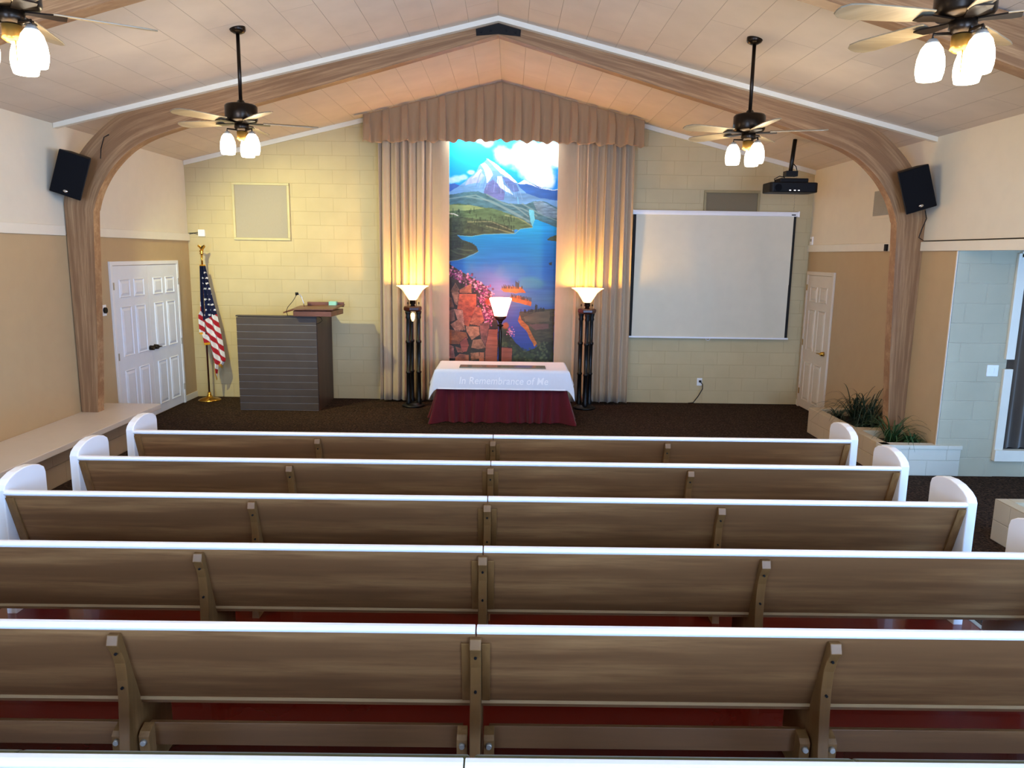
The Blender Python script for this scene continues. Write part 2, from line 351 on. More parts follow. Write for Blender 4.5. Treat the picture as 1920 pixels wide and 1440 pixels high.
# window of the alcove end wall with brown curtain
w = bpy.data.objects.new('window_1', None); COL.objects.link(w); w['kind'] = 'structure'
q = MB().box((5.14, 7.60, 1.26), (5.23, 7.66, 2.34)).box((5.14, 7.60, .30), (5.23, 7.66, 1.16)).box((5.14, 7.58, .18), (6.45, 7.66, .30)).box((6.40, 7.60, .30), (6.48, 7.66, 2.34)).box((5.17, 7.60, 2.30), (6.45, 7.66, 2.36))
q.build('window_frame', M['trimw'], w, bevel=.003)
MB().box((5.17, 7.76, .25), (6.45, 7.775, 2.36)).build('pane', M['screenb'], w)
MB().grid(lambda u, v: (5.21+1.2*u, 7.70+.022*math.sin(u*60), .30+2.02*v), 150, 2).build('window_curtain', M['brownc'], label='brown pleated curtain hanging inside the side aisle window frame', cat='curtain', solid=.004)

# ---------------------------------------------------------------- ledge along the left wall
t = thing('window_ledge', 'long white-topped ledge along the wall under the arch foot, beside the pews', 'ledge', (-4.5, 4, 0))
P = lambda *a: (a[0]+4.5, a[1]-4, a[2])
MB().box(P(XL, Y0, .36), P(-4.175, 8.83, .42)).build('ledge_top', M['ledge'], t, bevel=.006)
MB().box(P(XL, Y0, 0), P(-4.30, 8.79, .36)).build('ledge_base', M['ledgeb'], t)

# ---------------------------------------------------------------- planters and plants
def planter(label, x0, x1, y0, y1, h, cross=None):
    t = thing('block_planter', label, 'planter', ((x0+x1)/2, y0, 0)); cx, cy = (x0+x1)/2, y0
    w = .10
    q = MB().box((x0-cx, 0, 0), (x0+w-cx, y1-y0, h)).box((x0+w-cx, y1-y0-w, 0), (x1-cx, y1-y0, h))
    if cross: q.box((x0+w-cx, cross-cy-.08, 0), (x1-cx, cross-cy+.08, h))
    q.build('planter_wall', M['planter'], t, bevel=.006)
    xe = 4.80 if cross else x1
    q = MB().box((x0-cx, -.01, 0), (xe-cx, w-.01, h-.045)).box((x0-cx-.012, -.022, h-.045), (xe-cx+.01, w, h)) 
    q.build('front_wall', M['planterf'], t, bevel=.006)
    MB().box((x0+w-.01-cx, w-.01, 0), (x1-cx, y1-y0-w+.01, h-.09)).build('soil', M['soil'], t)
    return t
planter('long masonry planter at the foot of the arch post, beside the narrow door', 3.96, 4.535, 7.63, 9.57, .336, 8.36)
planter('near low white block planter at the edge of the aisle', 4.0, 4.535, 3.6, 5.83, .347)
def blades(name, label, c, n, L, spread, w=.014, mat='leafd', up=.9, seed=1, group=None, zmin=0.):
    rd = random.Random(seed); q = MB()
    for i in range(n):
        a = rd.uniform(0, 2*PI); l = L*rd.uniform(.6, 1.1); ww = w*rd.uniform(.7, 1.2); k = rd.uniform(.5, 1.25)*spread; u = up*rd.uniform(.75, 1.1)
        bx, by = rd.uniform(-.03, .03), rd.uniform(-.03, .03)
        pts = []
        for s in range(9):
            f = s/8; r = k*l*f*.85; z = u*l*(1.5*f-(.45+.95*k)*f*f)
            pts.append((bx+r*math.cos(a), by+r*math.sin(a), max(z, -.01) if not zmin else z))
        vs = []
        for s, p in enumerate(pts):
            hw = ww*(1-(s/8)**2)*.9+.001; px, py = -math.sin(a)*hw, math.cos(a)*hw
            vs += [(p[0]+px, p[1]+py, p[2]), (p[0], p[1], p[2]-.3*hw), (p[0]-px, p[1]-py, p[2])]
        q.add(vs, [f for s in range(8) for f in ((s*3, s*3+1, s*3+4, s*3+3), (s*3+1, s*3+2, s*3+5, s*3+4))], 0, True)
    q.xf(T(*c)); return q.build(name, M[mat], None, label, 'plant', group, origin=c, recalc=False)
sz = .246
blades('spiky_plant', 'small dark spiky plant at the door end of the planter', (4.22, 9.30, sz), 26, .34, 1.1, .012, seed=3)
blades('grassy_plant', 'tall dark arching grassy plant, the one farther from the arch post', (4.32, 9.02, sz), 64, .74, .78, .008, seed=5, up=1.0)
blades('grassy_plant', 'tall dark arching grassy plant just behind the arch post', (4.33, 8.72, sz), 70, .76, .80, .008, seed=8, up=1.0)
blades('leafy_plant', 'low bushy dark plant spilling at the middle of the planter', (4.26, 8.62, sz), 140, .30, .9, .02, seed=9, up=1.0)
blades('grassy_plant', 'green arching grassy plant in front of the arch post', (4.27, 8.02, sz), 64, .56, .85, .008, 'leaf', seed=11, up=1.0)
blades('fern', 'low green fern at the front corner of the planter', (4.38, 7.86, sz), 150, .24, .8, .012, 'leaf', seed=12, up=1.0)
blades('wispy_plant', 'thin wispy plant in the low block planter at the frame edge', (4.27, 5.50, .26), 22, .34, .6, .006, 'leaf', seed=14)

# ---------------------------------------------------------------- pews
def make_pew():
    t = thing('pew', '', 'pew', (0, 0, 0))
    pr = [(-.03, 0), (-.03, .80), (-.012, .83), (.03, .856), (.10, .880), (.18, .89), (.26, .884), (.33, .865), (.375, .838), (.388, .80), (.388, .62), (.41, .54), (.50, .49), (.50, 0)]
    for x0, x1 in ((-3.10, -3.04), (2.82, 2.88)):
        MB().prism(pr, x0, x1).build('end_panel', M['pewwhite'], t, bevel=.006)
    rp = [(-.036, .774), (-.041, .786), (-.035, .796), (-.024, .80), (-.004, .80), (.004, .793), (.005, .778), (0, .771), (-.030, .771)]
    for x0, x1 in ((-3.04, -.114), (-.108, 2.82)):
        q = MB().prism(rp, x0, x1); q.build('top_rail', M['pewwhite'], t, bevel=.003)
        def by(z): return -.03+.32*(.80-z)
        q = MB(); z0, z1 = .405, .772
        q.prism([(by(z1), z1), (by(z1)+.02, z1), (by(z0)+.02, z0), (by(z0), z0)], x0, x1)
        q.build('backrest', M['pewback'], t)
        MB().prism([(by(.405)-.004, .392), (by(.405)-.004, .405), (by(.405)+.03, .405), (by(.405)+.03, .392)], x0, x1).build('bottom_edge', M['edge'], t)
        MB().prism([(.10, .375), (.10, .392), (.47, .41), (.50, .41), (.50, .375)], x0, x1).build('seat', M['pewback'], t)
    for x0, x1 in ((-3.03, -1.75), (-1.745, -.12), (-.10, 1.28), (1.285, 2.81)):
        MB().prism([(.14, .395), (.14, .44), (.18, .46), (.46, .465), (.495, .445), (.50, .415)], x0, x1).build('seat_cushion', M['olive'], t, bevel=.008)
    sp = [(-.055, 0), (-.03, .15), (-.01, .30), (.003, .44), (.006, .53), (-.002, .61), (-.02, .665), (-.042, .70), (-.052, .713), (-.038, .752), (-.004, .752), (.03, .64), (.098, .405), (.12, .388), (.33, .375), (.36, .36), (.36, 0)]
    for xs in (-1.545, -.113, 1.318):
        s = MB().prism(sp, xs-.0225, xs+.0225).build('support_post', M['pewpost'], t, bevel=.003)
        for z, yr in ((.665, -.026), (.50, -.0)): MB().tube([(xs, yr-.0035, z), (xs, yr+.012, z)], .006, 6).build('screw_hole', M['blackp'], s)
        for sg in (-1, 1):
            xb = xs+sg*.056
            br = MB().prism([(.088, .292), (.088, .16), (.035, .16), (.030, .262), (.045, .278)], xb-.022, xb+.022).build('bracket', M['pewpost'], t, bevel=.002)
            MB().tube([(xb, .033, .238), (xb, .017, .238)], [.015, .011], 10).build('bolt', M['steel'], br, label='steel bolt head')
    for x0, x1 in ((-3.04, -1.60), (-1.49, -.168), (-.058, 1.263), (1.373, 2.82)):
        MB().box((x0, .088, .185), (x1, .108, .29)).build('stretcher', M['pewback'], t, bevel=.003)
    for sg in (-1, 1):
        x0 = -.113+sg*.024; x1 = -.113+sg*.058
        z0, z1 = .41, .722
        MB().prism([(by(z1)-.012, z1), (by(z1)+.0, z1), (by(z0)+.0, z0), (by(z0)-.012, z0)], min(x0, x1), max(x0, x1)).build('joint_strip', M['pewpost'], t, bevel=.002)
    for x0, x1 in ((-3.04, -2.99), (2.77, 2.82)):
        MB().prism([(by(.755)-.012, .755), (by(.755), .755), (by(.41), .41), (by(.41)-.012, .41)], x0, x1).build('end_cleat', M['pewpost'], t, bevel=.002)
    return t
rows = [(5.95, 'front row pew, the farthest one, its back just below the stage carpet'),
        (5.16, 'pew in the second row from the stage'),
        (4.375, 'pew in the third row, the nearest one with both end panels in view'),
        (3.585, 'fourth pew from the stage, cut off by both sides of the frame'),
        (2.77, 'second pew from the viewer, showing its full brown back, stretchers and bolts'),
        (1.97, 'pew closest to the viewer, only its white top rail and olive cushion showing')]
pew0 = make_pew()
for i, (y, lab) in enumerate(rows):
    o = pew0 if i == 0 else copy_tree(pew0)
    o.location = (0, y, 0); o['label'] = lab; o['group'] = 'rows of pews with white rails'
# ---------------------------------------------------------------- ceiling fans
def make_fan():
    t = thing('ceiling_fan', '', 'ceiling fan', (0, 0, 0))
    MB().lathe([(0, 4.20), (.066, 4.20), (.068, 4.13), (.058, 4.115), (.03, 4.10), (0, 4.10)], n=24).build('canopy', M['bronze'], t)
    MB().tube([(0, 0, 4.12), (0, 0, 3.52)], .016, 12).build('downrod', M['bronze'], t)
    MB().lathe([(0, 3.56), (.028, 3.55), (.04, 3.525), (.125, 3.515), (.138, 3.50), (.138, 3.39), (.125, 3.37), (.05, 3.36), (0, 3.36)]).build('motor_housing', M['bronze'], t)
    for k in range(5):
        a = 2*PI*k/5
        mt = Matrix.Rotation(a, 4, 'Z')
        ir = MB().prism([(.06, -.02), (.14, -.035), (.20, -.05), (.24, -.04), (.24, .04), (.20, .05), (.14, .035), (.06, .02)], 3.352, 3.360, 'z').xf(mt @ Matrix.Rotation(R(0), 4, 'X')).build('blade_iron', M['bronze'], t)
        bl = [(.18, -.052), (.30, -.062), (.55, -.07), (.62, -.06), (.655, -.03), (.66, 0), (.655, .03), (.62, .06), (.55, .07), (.30, .062), (.18, .052)]
        q = MB().prism(bl, -.004, .004, 'z').xf(mt @ T(0, 0, 3.368) @ Matrix.Rotation(R(12), 4, 'X'))
        q.build('blade', M['blade'], t, bevel=.002)
    lk = MB().lathe([(0, 3.36), (.06, 3.36), (.064, 3.32), (.05, 3.30), (.035, 3.285), (0, 3.285)]).build('light_fitter', M['bronze'], t)
    MB().lathe([(0, 3.29), (.046, 3.288), (.046, 3.235), (.05, 3.225), (.03, 3.21), (0, 3.208)]).build('gold_cup', M['cup'], lk, label='gold cup under the fitter')
    for k in range(3):
        a = R(190)+2*PI*k/3; x, y = .125*math.cos(a), .125*math.sin(a)
        ar = MB().tube([(.03*math.cos(a), .03*math.sin(a), 3.30), (x, y, 3.302), (x, y, 3.275)], .008, 8).build('lamp_arm', M['bronze'], t)
        MB().lathe([(0, 3.285), (.018, 3.28), (.03, 3.265), (.032, 3.255), (0, 3.255)], (x, y, 0), 18).build('socket_cap', M['silver'], ar)
        MB().lathe([(0.001, 3.262), (.032, 3.258), (.049, 3.235), (.062, 3.19), (.066, 3.15), (.064, 3.12), (.056, 3.088), (.052, 3.086), (.03, 3.10), (.001, 3.105)], (x, y, 0), 22).build('glass_shade', M['glow'], t, label='lit white glass shade')
    MB().tube([(.01, -.03, 3.21), (.01, -.03, 3.11)], .003, 6).build('pull_chain', M['brass'], t)
    return t
fan0 = make_fan()
for i, (x, y, dz, rz, lab) in enumerate([(-2.375, 6.88, .0, 19, 'ceiling fan with lit shades hanging before the arch, on the flag side'),
        (2.115, 6.91, -.01, -17, 'ceiling fan with lit shades hanging before the arch, beside the projector'),
        (-2.46, 3.92, .04, 32, 'near ceiling fan cut off by the top corner, above the ledge side'),
        (2.19, 3.86, .05, -29, 'near ceiling fan under the wood beam, with three glowing shades')]):
    o = fan0 if i == 0 else copy_tree(fan0)
    o.location = (x, y, dz); o.rotation_euler = (0, 0, R(rz)); o['label'] = lab; o['group'] = 'ceiling fans with light kits'
    L = bpy.data.lights.new('fan_light', 'POINT'); L.energy = 62; L.color = (1, .79, .50); L.shadow_soft_size = .30
    lo = bpy.data.objects.new('fan_light', L); COL.objects.link(lo); lo.location = (x, y, 3.04+dz)

# ---------------------------------------------------------------- speakers
def speaker(label, c, roll, yaw, pitch, side):
    t = thing('loudspeaker', label, 'loudspeaker', c)
    t.rotation_euler = (R(pitch), R(roll), R(yaw))
    MB().prism([(-.155, 0), (.155, 0), (.10, .20), (-.10, .20)], -.225, .225, 'z').build('cabinet', M['blackp'], t, bevel=.01)
    MB().box((-.148, -.012, -.218), (.148, .001, .218)).build('speaker_grille', M['grille'], t, bevel=.006)
    q = MB().lathe([(0, .0), (.024, .0), (.024, .003), (0, .003)], n=20); q.xf(T(.0, -.012, -.175) @ Matrix.Rotation(R(90), 4, 'X') @ Matrix.Diagonal((1, .6, 1, 1)))
    q.build('badge', M['chrome'], t, label='small silver oval badge')
    MB().box((-side*.03-.04, .10, .08), (-side*.03+.04, .22, .15)).box((-side*.03-.05, .19, .0), (-side*.03+.05, .215, .2)).build('wall_bracket', M['black'], t)
    return t
speaker('black loudspeaker tilted on the arch post, above the ledge', (-4.60, 8.06, 3.005), -19.5+38, 14, 6, -1)
speaker('black loudspeaker tilted on the arch post, above the long planter', (4.285, 8.06, 2.99), -18, -12, 6, 1)
def cable(label, pts, r=.005, mat='blackp', name='cable', group=None):
    return MB().tube(pts, r, 6).build(name, M[mat], None, label, 'cable', group)
cable('short black cable looping from the loudspeaker above the ledge', [(-4.33, 8.18, 3.19), (-4.36, 8.26, 3.30), (-4.33, 8.28, 3.42), (-4.28, 8.29, 3.45)])
cable('black cable from loudspeaker down the post and along the trim', [(4.44, 8.15, 2.78), (4.49, 8.2, 2.70), (4.46, 8.22, 2.58), (4.45, 8.24, 2.50), (4.50, 8.22, 2.463), (4.525, 8.0, 2.463), (4.525, 6.5, 2.463), (4.525, 4.5, 2.463)])

# ---------------------------------------------------------------- back wall objects
def framed(label, x0, x1, z0, z1, mf, mt):
    t = thing('wall_panel', label, 'panel', ((x0+x1)/2, YB, z0)); ox = (x0+x1)/2
    q = MB(); w = .035
    for (a, b_, c_, d_) in ((x0-ox, 0, x1-ox, w), (x0-ox, z1-z0-w, x1-ox, z1-z0), (x0-ox, w, x0-ox+w, z1-z0-w), (x1-ox-w, w, x1-ox, z1-z0-w)): q.box((a, -.035, b_), (c_, 0, d_))
    q.build('panel_frame', mt, t, bevel=.006); MB().box((x0-ox+w, -.012, w), (x1-ox-w, 0, z1-z0-w)).build('panel_fabric', mf, t)
framed('square grey fabric panel framed on the yellow block wall', -4.14, -3.29, 2.41, 3.25, M['panelf'], M['panelt'])
framed('dim brown framed panel partly hidden above the projection screen', 2.90, 3.735, 2.41, 3.24, M['paneld'], M['paneltd'])
t = thing('junction_box', 'small white box on the block wall above the flag', 'wall box', (-4.625, YB, 2.455))
MB().box((-.05, -.035, 0), (.05, 0, .10)).build('box_cover', M['plate'], t, bevel=.004)
MB().tube([(-.05, -.02, .03), (-.12, -.015, .045), (-.2, -.012, .03)], .004, 6).tube([(-.05, -.02, .06), (-.1, -.015, .05), (-.2, -.012, .045)], .004, 6).build('wire', M['blackp'], t)
t = thing('wall_outlet', 'white wall outlet with black plug under the screen', 'outlet', (2.995, YB, .28))
MB().box((-.04, -.008, 0), (.04, 0, .12)).build('cover_plate', M['plate'], t, bevel=.003)
MB().box((-.012, -.04, .055), (.022, -.008, .085)).build('plug', M['blackp'], t)
cable('black cord drooping from the wall outlet to the carpet', [(3.0, 11.41, .345), (3.03, 11.39, .31), (3.03, 11.38, .24), (2.97, 11.39, .12), (2.90, 11.39, .02), (2.82, 11.40, .008)], .007, name='power_cord')
# projection screen
t = thing('projection_screen', 'pull-down projection screen with black borders on the back wall', 'projection screen', (3.06, 11.36, 1.0))
MB().prism([(-.03, 1.87), (-.035, 1.90), (-.03, 1.935), (.03, 1.935), (.03, 1.87)], -1.235, 1.235, 'x').build('screen_case', M['white'], t, bevel=.006)
MB().box((1.13, -.037, 1.885), (1.19, -.035, 1.90)).build('name_plate', M['blackp'], t)
for sx in (-1, 1):
    MB().box((sx*1.238-.012, -.04, 1.86), (sx*1.238+.012, .035, 1.945)).build('end_cap', M['white'], t, bevel=.004)
wv = lambda u, v: (-1.175+2.35*u, -.006-.014*math.sin(u*17+2.6*v)*(1-v*.5)*(.35+v*(1-v)*2)-.006*math.sin(u*31+v*4)*(1-v*.7), .055+1.82*v)
MB().grid(wv, 60, 14).build('screen_fabric', M['screen'], t, recalc=False)
for a in (-1.212, 1.172): MB().box((a, -.004, .055), (a+.04, 0, 1.875)).build('black_border', M['screenb'], t)
MB().box((-1.225, -.02, .03), (1.225, .012, .055)).build('bottom_bar', M['white'], t, bevel=.003)
MB().tube([(-.03, -.004, .03), (-.03, -.004, .01), (.0, -.004, .0), (.03, -.004, .01), (.03, -.004, .03)], .004, 6).build('pull_loop', M['white'], t)
q = MB()
for k in range(6): q.tube([(0, 0, k*.045), (.012, 0, k*.045+.02), (0, 0, k*.045+.04), (-.012, 0, k*.045+.02), (0, 0, k*.045)], .0025, 5, caps=False)
q.xf(T(4.22, 11.36, 2.945)); q.build('hanging_chain', M['chrome'], None, 'small metal chain hanging at the top corner of the screen', 'chain')
# projector
t = thing('projector', 'black projector hanging upside down from a ceiling pole', 'projector', (3.60, 9.9, 3.16))
t.rotation_euler = (0, 0, R(0))
MB().prism([(-.30, -.15), (-.27, -.18), (.27, -.18), (.31, -.15), (.31, .13), (.25, .17), (-.25, .17), (-.30, .13)], -.075, .05, 'z').build('projector_body', M['blackp'], t, bevel=.012)
MB().prism([(-.16, -.12), (.20, -.12), (.20, .12), (-.16, .12)], .05, .105, 'z').build('top_cover', M['blackp'], t, bevel=.01)
MB().tube([(-.20, -.12, -.02), (-.20, -.185, -.02)], .045, 18).build('lens', M['grille'], t)
q = MB()
for x in (-.06, 0, .05): q.box((x, -.184, -.055), (x+.02, -.181, -.048))
q.build('indicator_lights', M['spark'], t)
MB().box((-.07, -.06, .135), (.08, .06, .20)).tube([(0, 0, .07), (0, 0, .11)], .03, 12).build('mount_plate', M['black'], t)
MB().tube([(0, 0, .16), (.05, .05, .60)], .026, 14).build('mount_pole', M['black'], t)
MB().tube([(-.16, .02, .05), (-.20, .0, .10), (-.14, -.02, .135), (-.07, -.02, .12)], .006, 6).build('cable_loop', M['blackp'], t)
MB().tube([(.05, 0, .13), (.09, -.01, .18), (.07, 0, .26), (.035, .02, .3)], .006, 6).build('cable_loop', M['blackp'], t)
# small devices
t = thing('thermostat', 'white thermostat with black dial beside the double door', 'thermostat', (XL, 8.935, 1.46))
MB().box((0, -.055, 0), (.015, .055, .13)).build('back_plate', M['plate'], t, bevel=.004)
MB().tube([(.015, .01, .065), (.035, .01, .065)], .036, 20).build('dial', M['blackp'], t)
t = thing('thermostat', 'small white thermostat on the wall corner near the screen', 'thermostat', (XR, 11.36, 2.46))
MB().box((-.02, -.045, 0), (0, .045, .12)).build('back_plate', M['plate'], t, bevel=.003); MB().box((-.022, -.025, .05), (-.02, .025, .09)).build('display', M['grey'], t)
MB().box((XR-.055, 9.0, 2.36), (XR-.03, 9.06, 2.44)).build('motion_sensor', M['blackp'], None, 'tiny black sensor on the trim next to the arch post', 'sensor', bevel=.006)
t = thing('air_vent', 'grey square air vent high on the side wall behind the arch', 'vent', (XR, 9.28, 2.79))
q = MB()
for k in range(13): q.box((-.012, -.23, .02+k*.0215), (-.002, .23, .032+k*.0215))
q.build('vent_grille', M['grey'], t); MB().box((-.006, -.24, 0), (0, .24, .30)).build('vent_backing', M['grey'], t); MB().box((-.01, -.26, -.035), (0, .24, -.02)).build('vent_lip', M['wall_up'], t)
t = thing('light_switch', 'square white switch plate on the pale block wall', 'light switch', (5.03, 7.63, 1.08))
MB().box((-.06, -.008, 0), (.06, 0, .118)).build('cover_plate', M['plate'], t, bevel=.003); MB().box((-.035, -.012, .035), (-.015, -.008, .085)).box((.015, -.012, .035), (.035, -.008, .085)).build('rocker', M['plate'], t)

# ---------------------------------------------------------------- curtains and valance
def curtain(label, xs, sg):
    # folds: flat inner part, deep pleats outside
    x_in, x_out = xs
    rd = random.Random(4 if sg < 0 else 9); ph = [rd.uniform(.75, 1.3) for _ in range(14)]
    def fn(u, v):
        x = x_in+(x_out-x_in)*u; z = .03+4.0*v
        f = max(0., min(1., (u-.22)/.12)); w = u*8.2*2*PI + .5*math.sin(u*11)+ .25*math.sin(v*5+u*9)
        y = 11.27 - f*(.055*math.sin(w)+.018*math.sin(w*2.3+1)) + .006*math.sin(v*7+u*5) - (.02*math.sin(u*14)*(1-f))
        return (x + .02*f*math.cos(w) + sg*.05*(1-v)*u*.6 , y, z)
    return MB().grid(fn, 260, 24).build('stage_curtain', M['curtain'], None, label, 'curtain', 'curtains beside the mural', solid=.004, recalc=False)
curtain('beige pleated curtain hanging between the mural and the pulpit', (-.894, -1.93), -1)
curtain('beige pleated curtain hanging between the mural and the screen', (.699, 1.79), 1)
def val(u, v):
    x = -2.118+4.035*u; top = ceil_z(x)-.012
    N = 15; s = (u*N) % 1
    pleat = 0 if s > .42 else (1 if s > .06 else s/.06)*(1 if s < .36 else (.42-s)/.06)
    zb = 3.862-.05*abs(u-.5)*2 - .02*math.sin(PI*min(1, max(0, (s-.42)/.58)))*(s > .42) + .009*math.sin(u*170)
    z = top+(zb-top)*v
    y = 11.16 - .085*pleat*min(1, v*2.0+.2) - .016*math.sin(s*12)*v*(1-pleat) - .035*v - .018*math.sin(u*170)*max(0, v-.9)*8
    return (x+.012*pleat*math.sin(v*3), y, z)
MB().grid(val, 420, 26).build('valance', M['valance'], None, 'gathered tan valance following the gabled ceiling above the mural', 'valance', solid=.004, recalc=False)
# ---------------------------------------------------------------- mural (a painted flat panel)
AX0, AX1, AZ0, AZ1 = -.905, .712, .45, 4.0
NW, NH = 300, 640
CX, CZ = np.meshgrid((np.arange(NW)+.5)/NW, (np.arange(NH)+.5)/NH)      # u right, v down
# layout units: x 843..1046 by y 252..702, drawn straight on the panel
LX = 843+CX*(1047-843); LY = 255+CZ*(704-255)
img = np.zeros((NH, NW, 3))
def vn(sx, sy, seed, oct=4):
    g = np.random.default_rng(seed); out = np.zeros((NH, NW)); amp = 1; tot = 0
    for o in range(oct):
        nx, ny = int(204/sx)+3, int(449/sy)+3; G = g.random((ny, nx))
        x = (LX-843)/sx; y = (LY-255)/sy; xi = x.astype(int); yi = y.astype(int); fx = x-xi; fy = y-yi; fx = fx*fx*(3-2*fx); fy = fy*fy*(3-2*fy)
        out += amp*((G[yi, xi]*(1-fx)+G[yi, xi+1]*fx)*(1-fy)+(G[yi+1, xi]*(1-fx)+G[yi+1, xi+1]*fx)*fy); tot += amp; amp *= .55; sx /= 2; sy /= 2
    return out/tot
WX, WY = vn(14, 14, 1)-.5, vn(14, 14, 2)-.5
def A(pts): return [(820+x/6.857, 250+y/6.857) for x, y in pts]
def B(pts): return [(820+x/5.76, 450+y/5.76) for x, y in pts]
def pmask(pts, warp=3):
    X_, Y_ = LX+WX*warp, LY+WY*warp; m = np.zeros(LX.shape, bool); n = len(pts)
    for i in range(n):
        (x0, y0), (x1, y1) = pts[i], pts[(i+1) % n]
        if y0 == y1: continue
        m ^= ((y0 > Y_) != (y1 > Y_)) & (X_ < (x1-x0)*(Y_-y0)/(y1-y0)+x0)
    return m
def put(m, c, n=None, amt=0.):
    global img
    c = np.array([v/255 for v in c]); a = m.astype(float)[..., None] if m.dtype == bool else np.clip(m, 0, 1)[..., None]
    cc = c[None, None, :]*np.ones((NH, NW, 1))
    if n is not None: cc = cc*(1+amt*(n[..., None]-.5)*2)
    img = img*(1-a)+cc*a
def poly(pts, c, n=None, amt=0., warp=3): put(pmask(pts, warp), c, n, amt)
def blob(cx, cy, r, c, a=1., sq=1.):
    d = np.sqrt((LX-cx)**2+((LY-cy)*sq)**2)/r + WX*.5; put(np.clip((1-d)*2.2, 0, 1)*a, c)
def stroke(pts, w, c, a=1.):
    best = np.full(LX.shape, 1e9)
    for (x0, y0), (x1, y1) in zip(pts, pts[1:]):
        dx, dy = x1-x0, y1-y0; t_ = np.clip(((LX-x0)*dx+(LY-y0)*dy)/(dx*dx+dy*dy+1e-9), 0, 1)
        best = np.minimum(best, np.hypot(LX-x0-t_*dx, LY-y0-t_*dy))
    put(np.clip(1.5-best/w, 0, 1)*a, c)
n1, n2, n3 = vn(30, 8, 5), vn(8, 8, 6), vn(40, 40, 7); nst = vn(12, 3, 8)
# sky
g = np.clip((LY-255)/110, 0, 1); gx = (LX-843)/204
img[:] = np.stack([.02+.12*g+.02*gx, .62-.08*g+.1*n3, .93+0*g], -1)
for (x, y, r) in ((820,290,120),(920,330,120),(1080,230,130),(1180,200,100),(1250,330,190),(1380,260,180),(1500,230,160),(1150,480,120),(1240,560,120),(1380,540,150),(1430,640,90),(1330,640,80),(1050,380,120),(1520,370,90),(1340,420,130)):
    (px, py), = A([(x, y)]); blob(px, py, r/6.857*1.15, (240, 250, 246) if x > 1150 else (190, 232, 238), .92)
for (x, y, r) in ((1480,300,110),(1400,200,120),(1300,380,90),(1420,560,90)):
    (px, py), = A([(x, y)]); blob(px, py, r/6.857, (255, 253, 235), .9)
for (x, y, r) in ((180,620,70),(260,600,80),(340,580,60),(440,515,50),(650,130,110),(560,110,80)):
    (px, py), = A([(x, y)]); blob(px, py, r/6.857*1.2, (205, 232, 245), .8, 1.6)
poly(A([(1030,650),(1120,605),(1200,640),(1300,680),(1400,712),(1560,715),(1560,960),(1030,960)]), (55, 105, 180), n1, .15)
poly(A([(1030,650),(1120,600),(1160,620),(1290,690),(1400,710),(1560,710),(1560,722),(1400,722),(1250,680),(1150,650),(1080,655)]), (215, 235, 250))
poly(A([(120,680),(230,655),(330,690),(330,820),(120,820)]), (60, 100, 175), n1, .1)
poly(A([(120,790),(200,740),(280,690),(360,630),(430,570),(500,510),(545,430),(600,385),(650,345),(700,375),(760,420),(850,480),(940,550),(1010,620),(1060,690),(1150,770),(1350,830),(1560,860),(1560,1010),(120,1010)]), (110, 160, 205), n1, .22)
poly(A([(400,600),(560,500),(610,560),(540,640),(360,680)]), (165, 180, 215), n2, .15)
poly(A([(640,650),(720,600),(790,660),(870,760),(860,860),(700,850),(600,760)]), (105, 115, 170), nst, .2)
poly(A([(830,560),(940,590),(1010,650),(1060,740),(980,760),(880,650)]), (95, 118, 175), nst, .2)
poly(A([(560,420),(610,395),(640,420),(700,500),(715,545),(680,600),(640,650),(625,560),(600,470)]), (240, 240, 225), n2, .08)
poly(A([(640,345),(665,350),(770,420),(870,490),(960,560),(1030,640),(990,630),(900,570),(820,525),(740,450)]), (240, 240, 232), n2, .06)
poly(A([(775,560),(830,560),(850,660),(930,720),(985,790),(900,755),(810,710),(770,640)]), (205, 232, 225), n2, .1)
poly(A([(500,520),(560,470),(580,490),(520,560),(440,600)]), (190, 215, 240), n2, .1)
for k in range(14):
    x = 560+k*38; stroke(A([(x, 520+k*14), (x-60+k*8, 690+k*12)]), .7, (150, 180, 215) if k % 2 else (90, 120, 175), .5)
# foothills
poly(A([(120,810),(350,765),(520,750),(640,780),(720,830),(830,880),(980,900),(1150,905),(1240,870),(1340,862),(1420,880),(1560,950),(1560,1230),(120,1230)]), (75, 120, 130), nst, .3)
for pts in ([(160,850),(500,800),(800,930),(1100,1080)], [(380,820),(700,870),(980,1000),(1190,1120)], [(640,790),(860,900),(1100,960),(1290,1050)], [(1100,900),(1300,1010),(1560,1110)], [(1250,880),(1400,930),(1500,1000)], [(950,900),(1100,1000),(1180,1060)]):
    stroke(A(pts), 1.3, (135, 165, 160), .7)
poly(A([(1240,880),(1340,865),(1430,900),(1560,970),(1560,1080),(1400,1050),(1290,990)]), (120, 150, 165), nst, .35)
poly(A([(120,930),(300,905),(500,940),(700,960),(900,1020),(1100,1090),(1260,1195),(1150,1215),(120,1330)]), (84, 112, 72), nst, .35)
poly(A([(150,925),(420,925),(620,965),(450,990),(160,1000)]), (140, 165, 105), n1, .12)
poly(A([(120,1080),(400,1090),(700,1120),(900,1180),(1010,1270),(600,1300),(440,1325),(120,1330)]), (66, 82, 55), nst, .5)
for pts in ([(400,1140),(700,1130),(1000,1250)], [(640,1190),(800,1230),(1000,1280)], [(880,1050),(1050,1080),(1230,1180)], [(160,1040),(260,1060)]):
    stroke(A(pts), 1.2, (170, 175, 120), .55)
stroke(A([(150,1035),(220,1040),(270,1062)]), .9, (235, 240, 225), .9)
rd = random.Random(2)
for k in range(90):
    x = rd.uniform(150, 1000); y = rd.uniform(1000, 1290) if x < 500 else rd.uniform(1080, 1270); h_ = rd.uniform(20, 55)
    stroke(A([(x, y), (x, y-h_)]), .55, (40, 58, 38), .8)
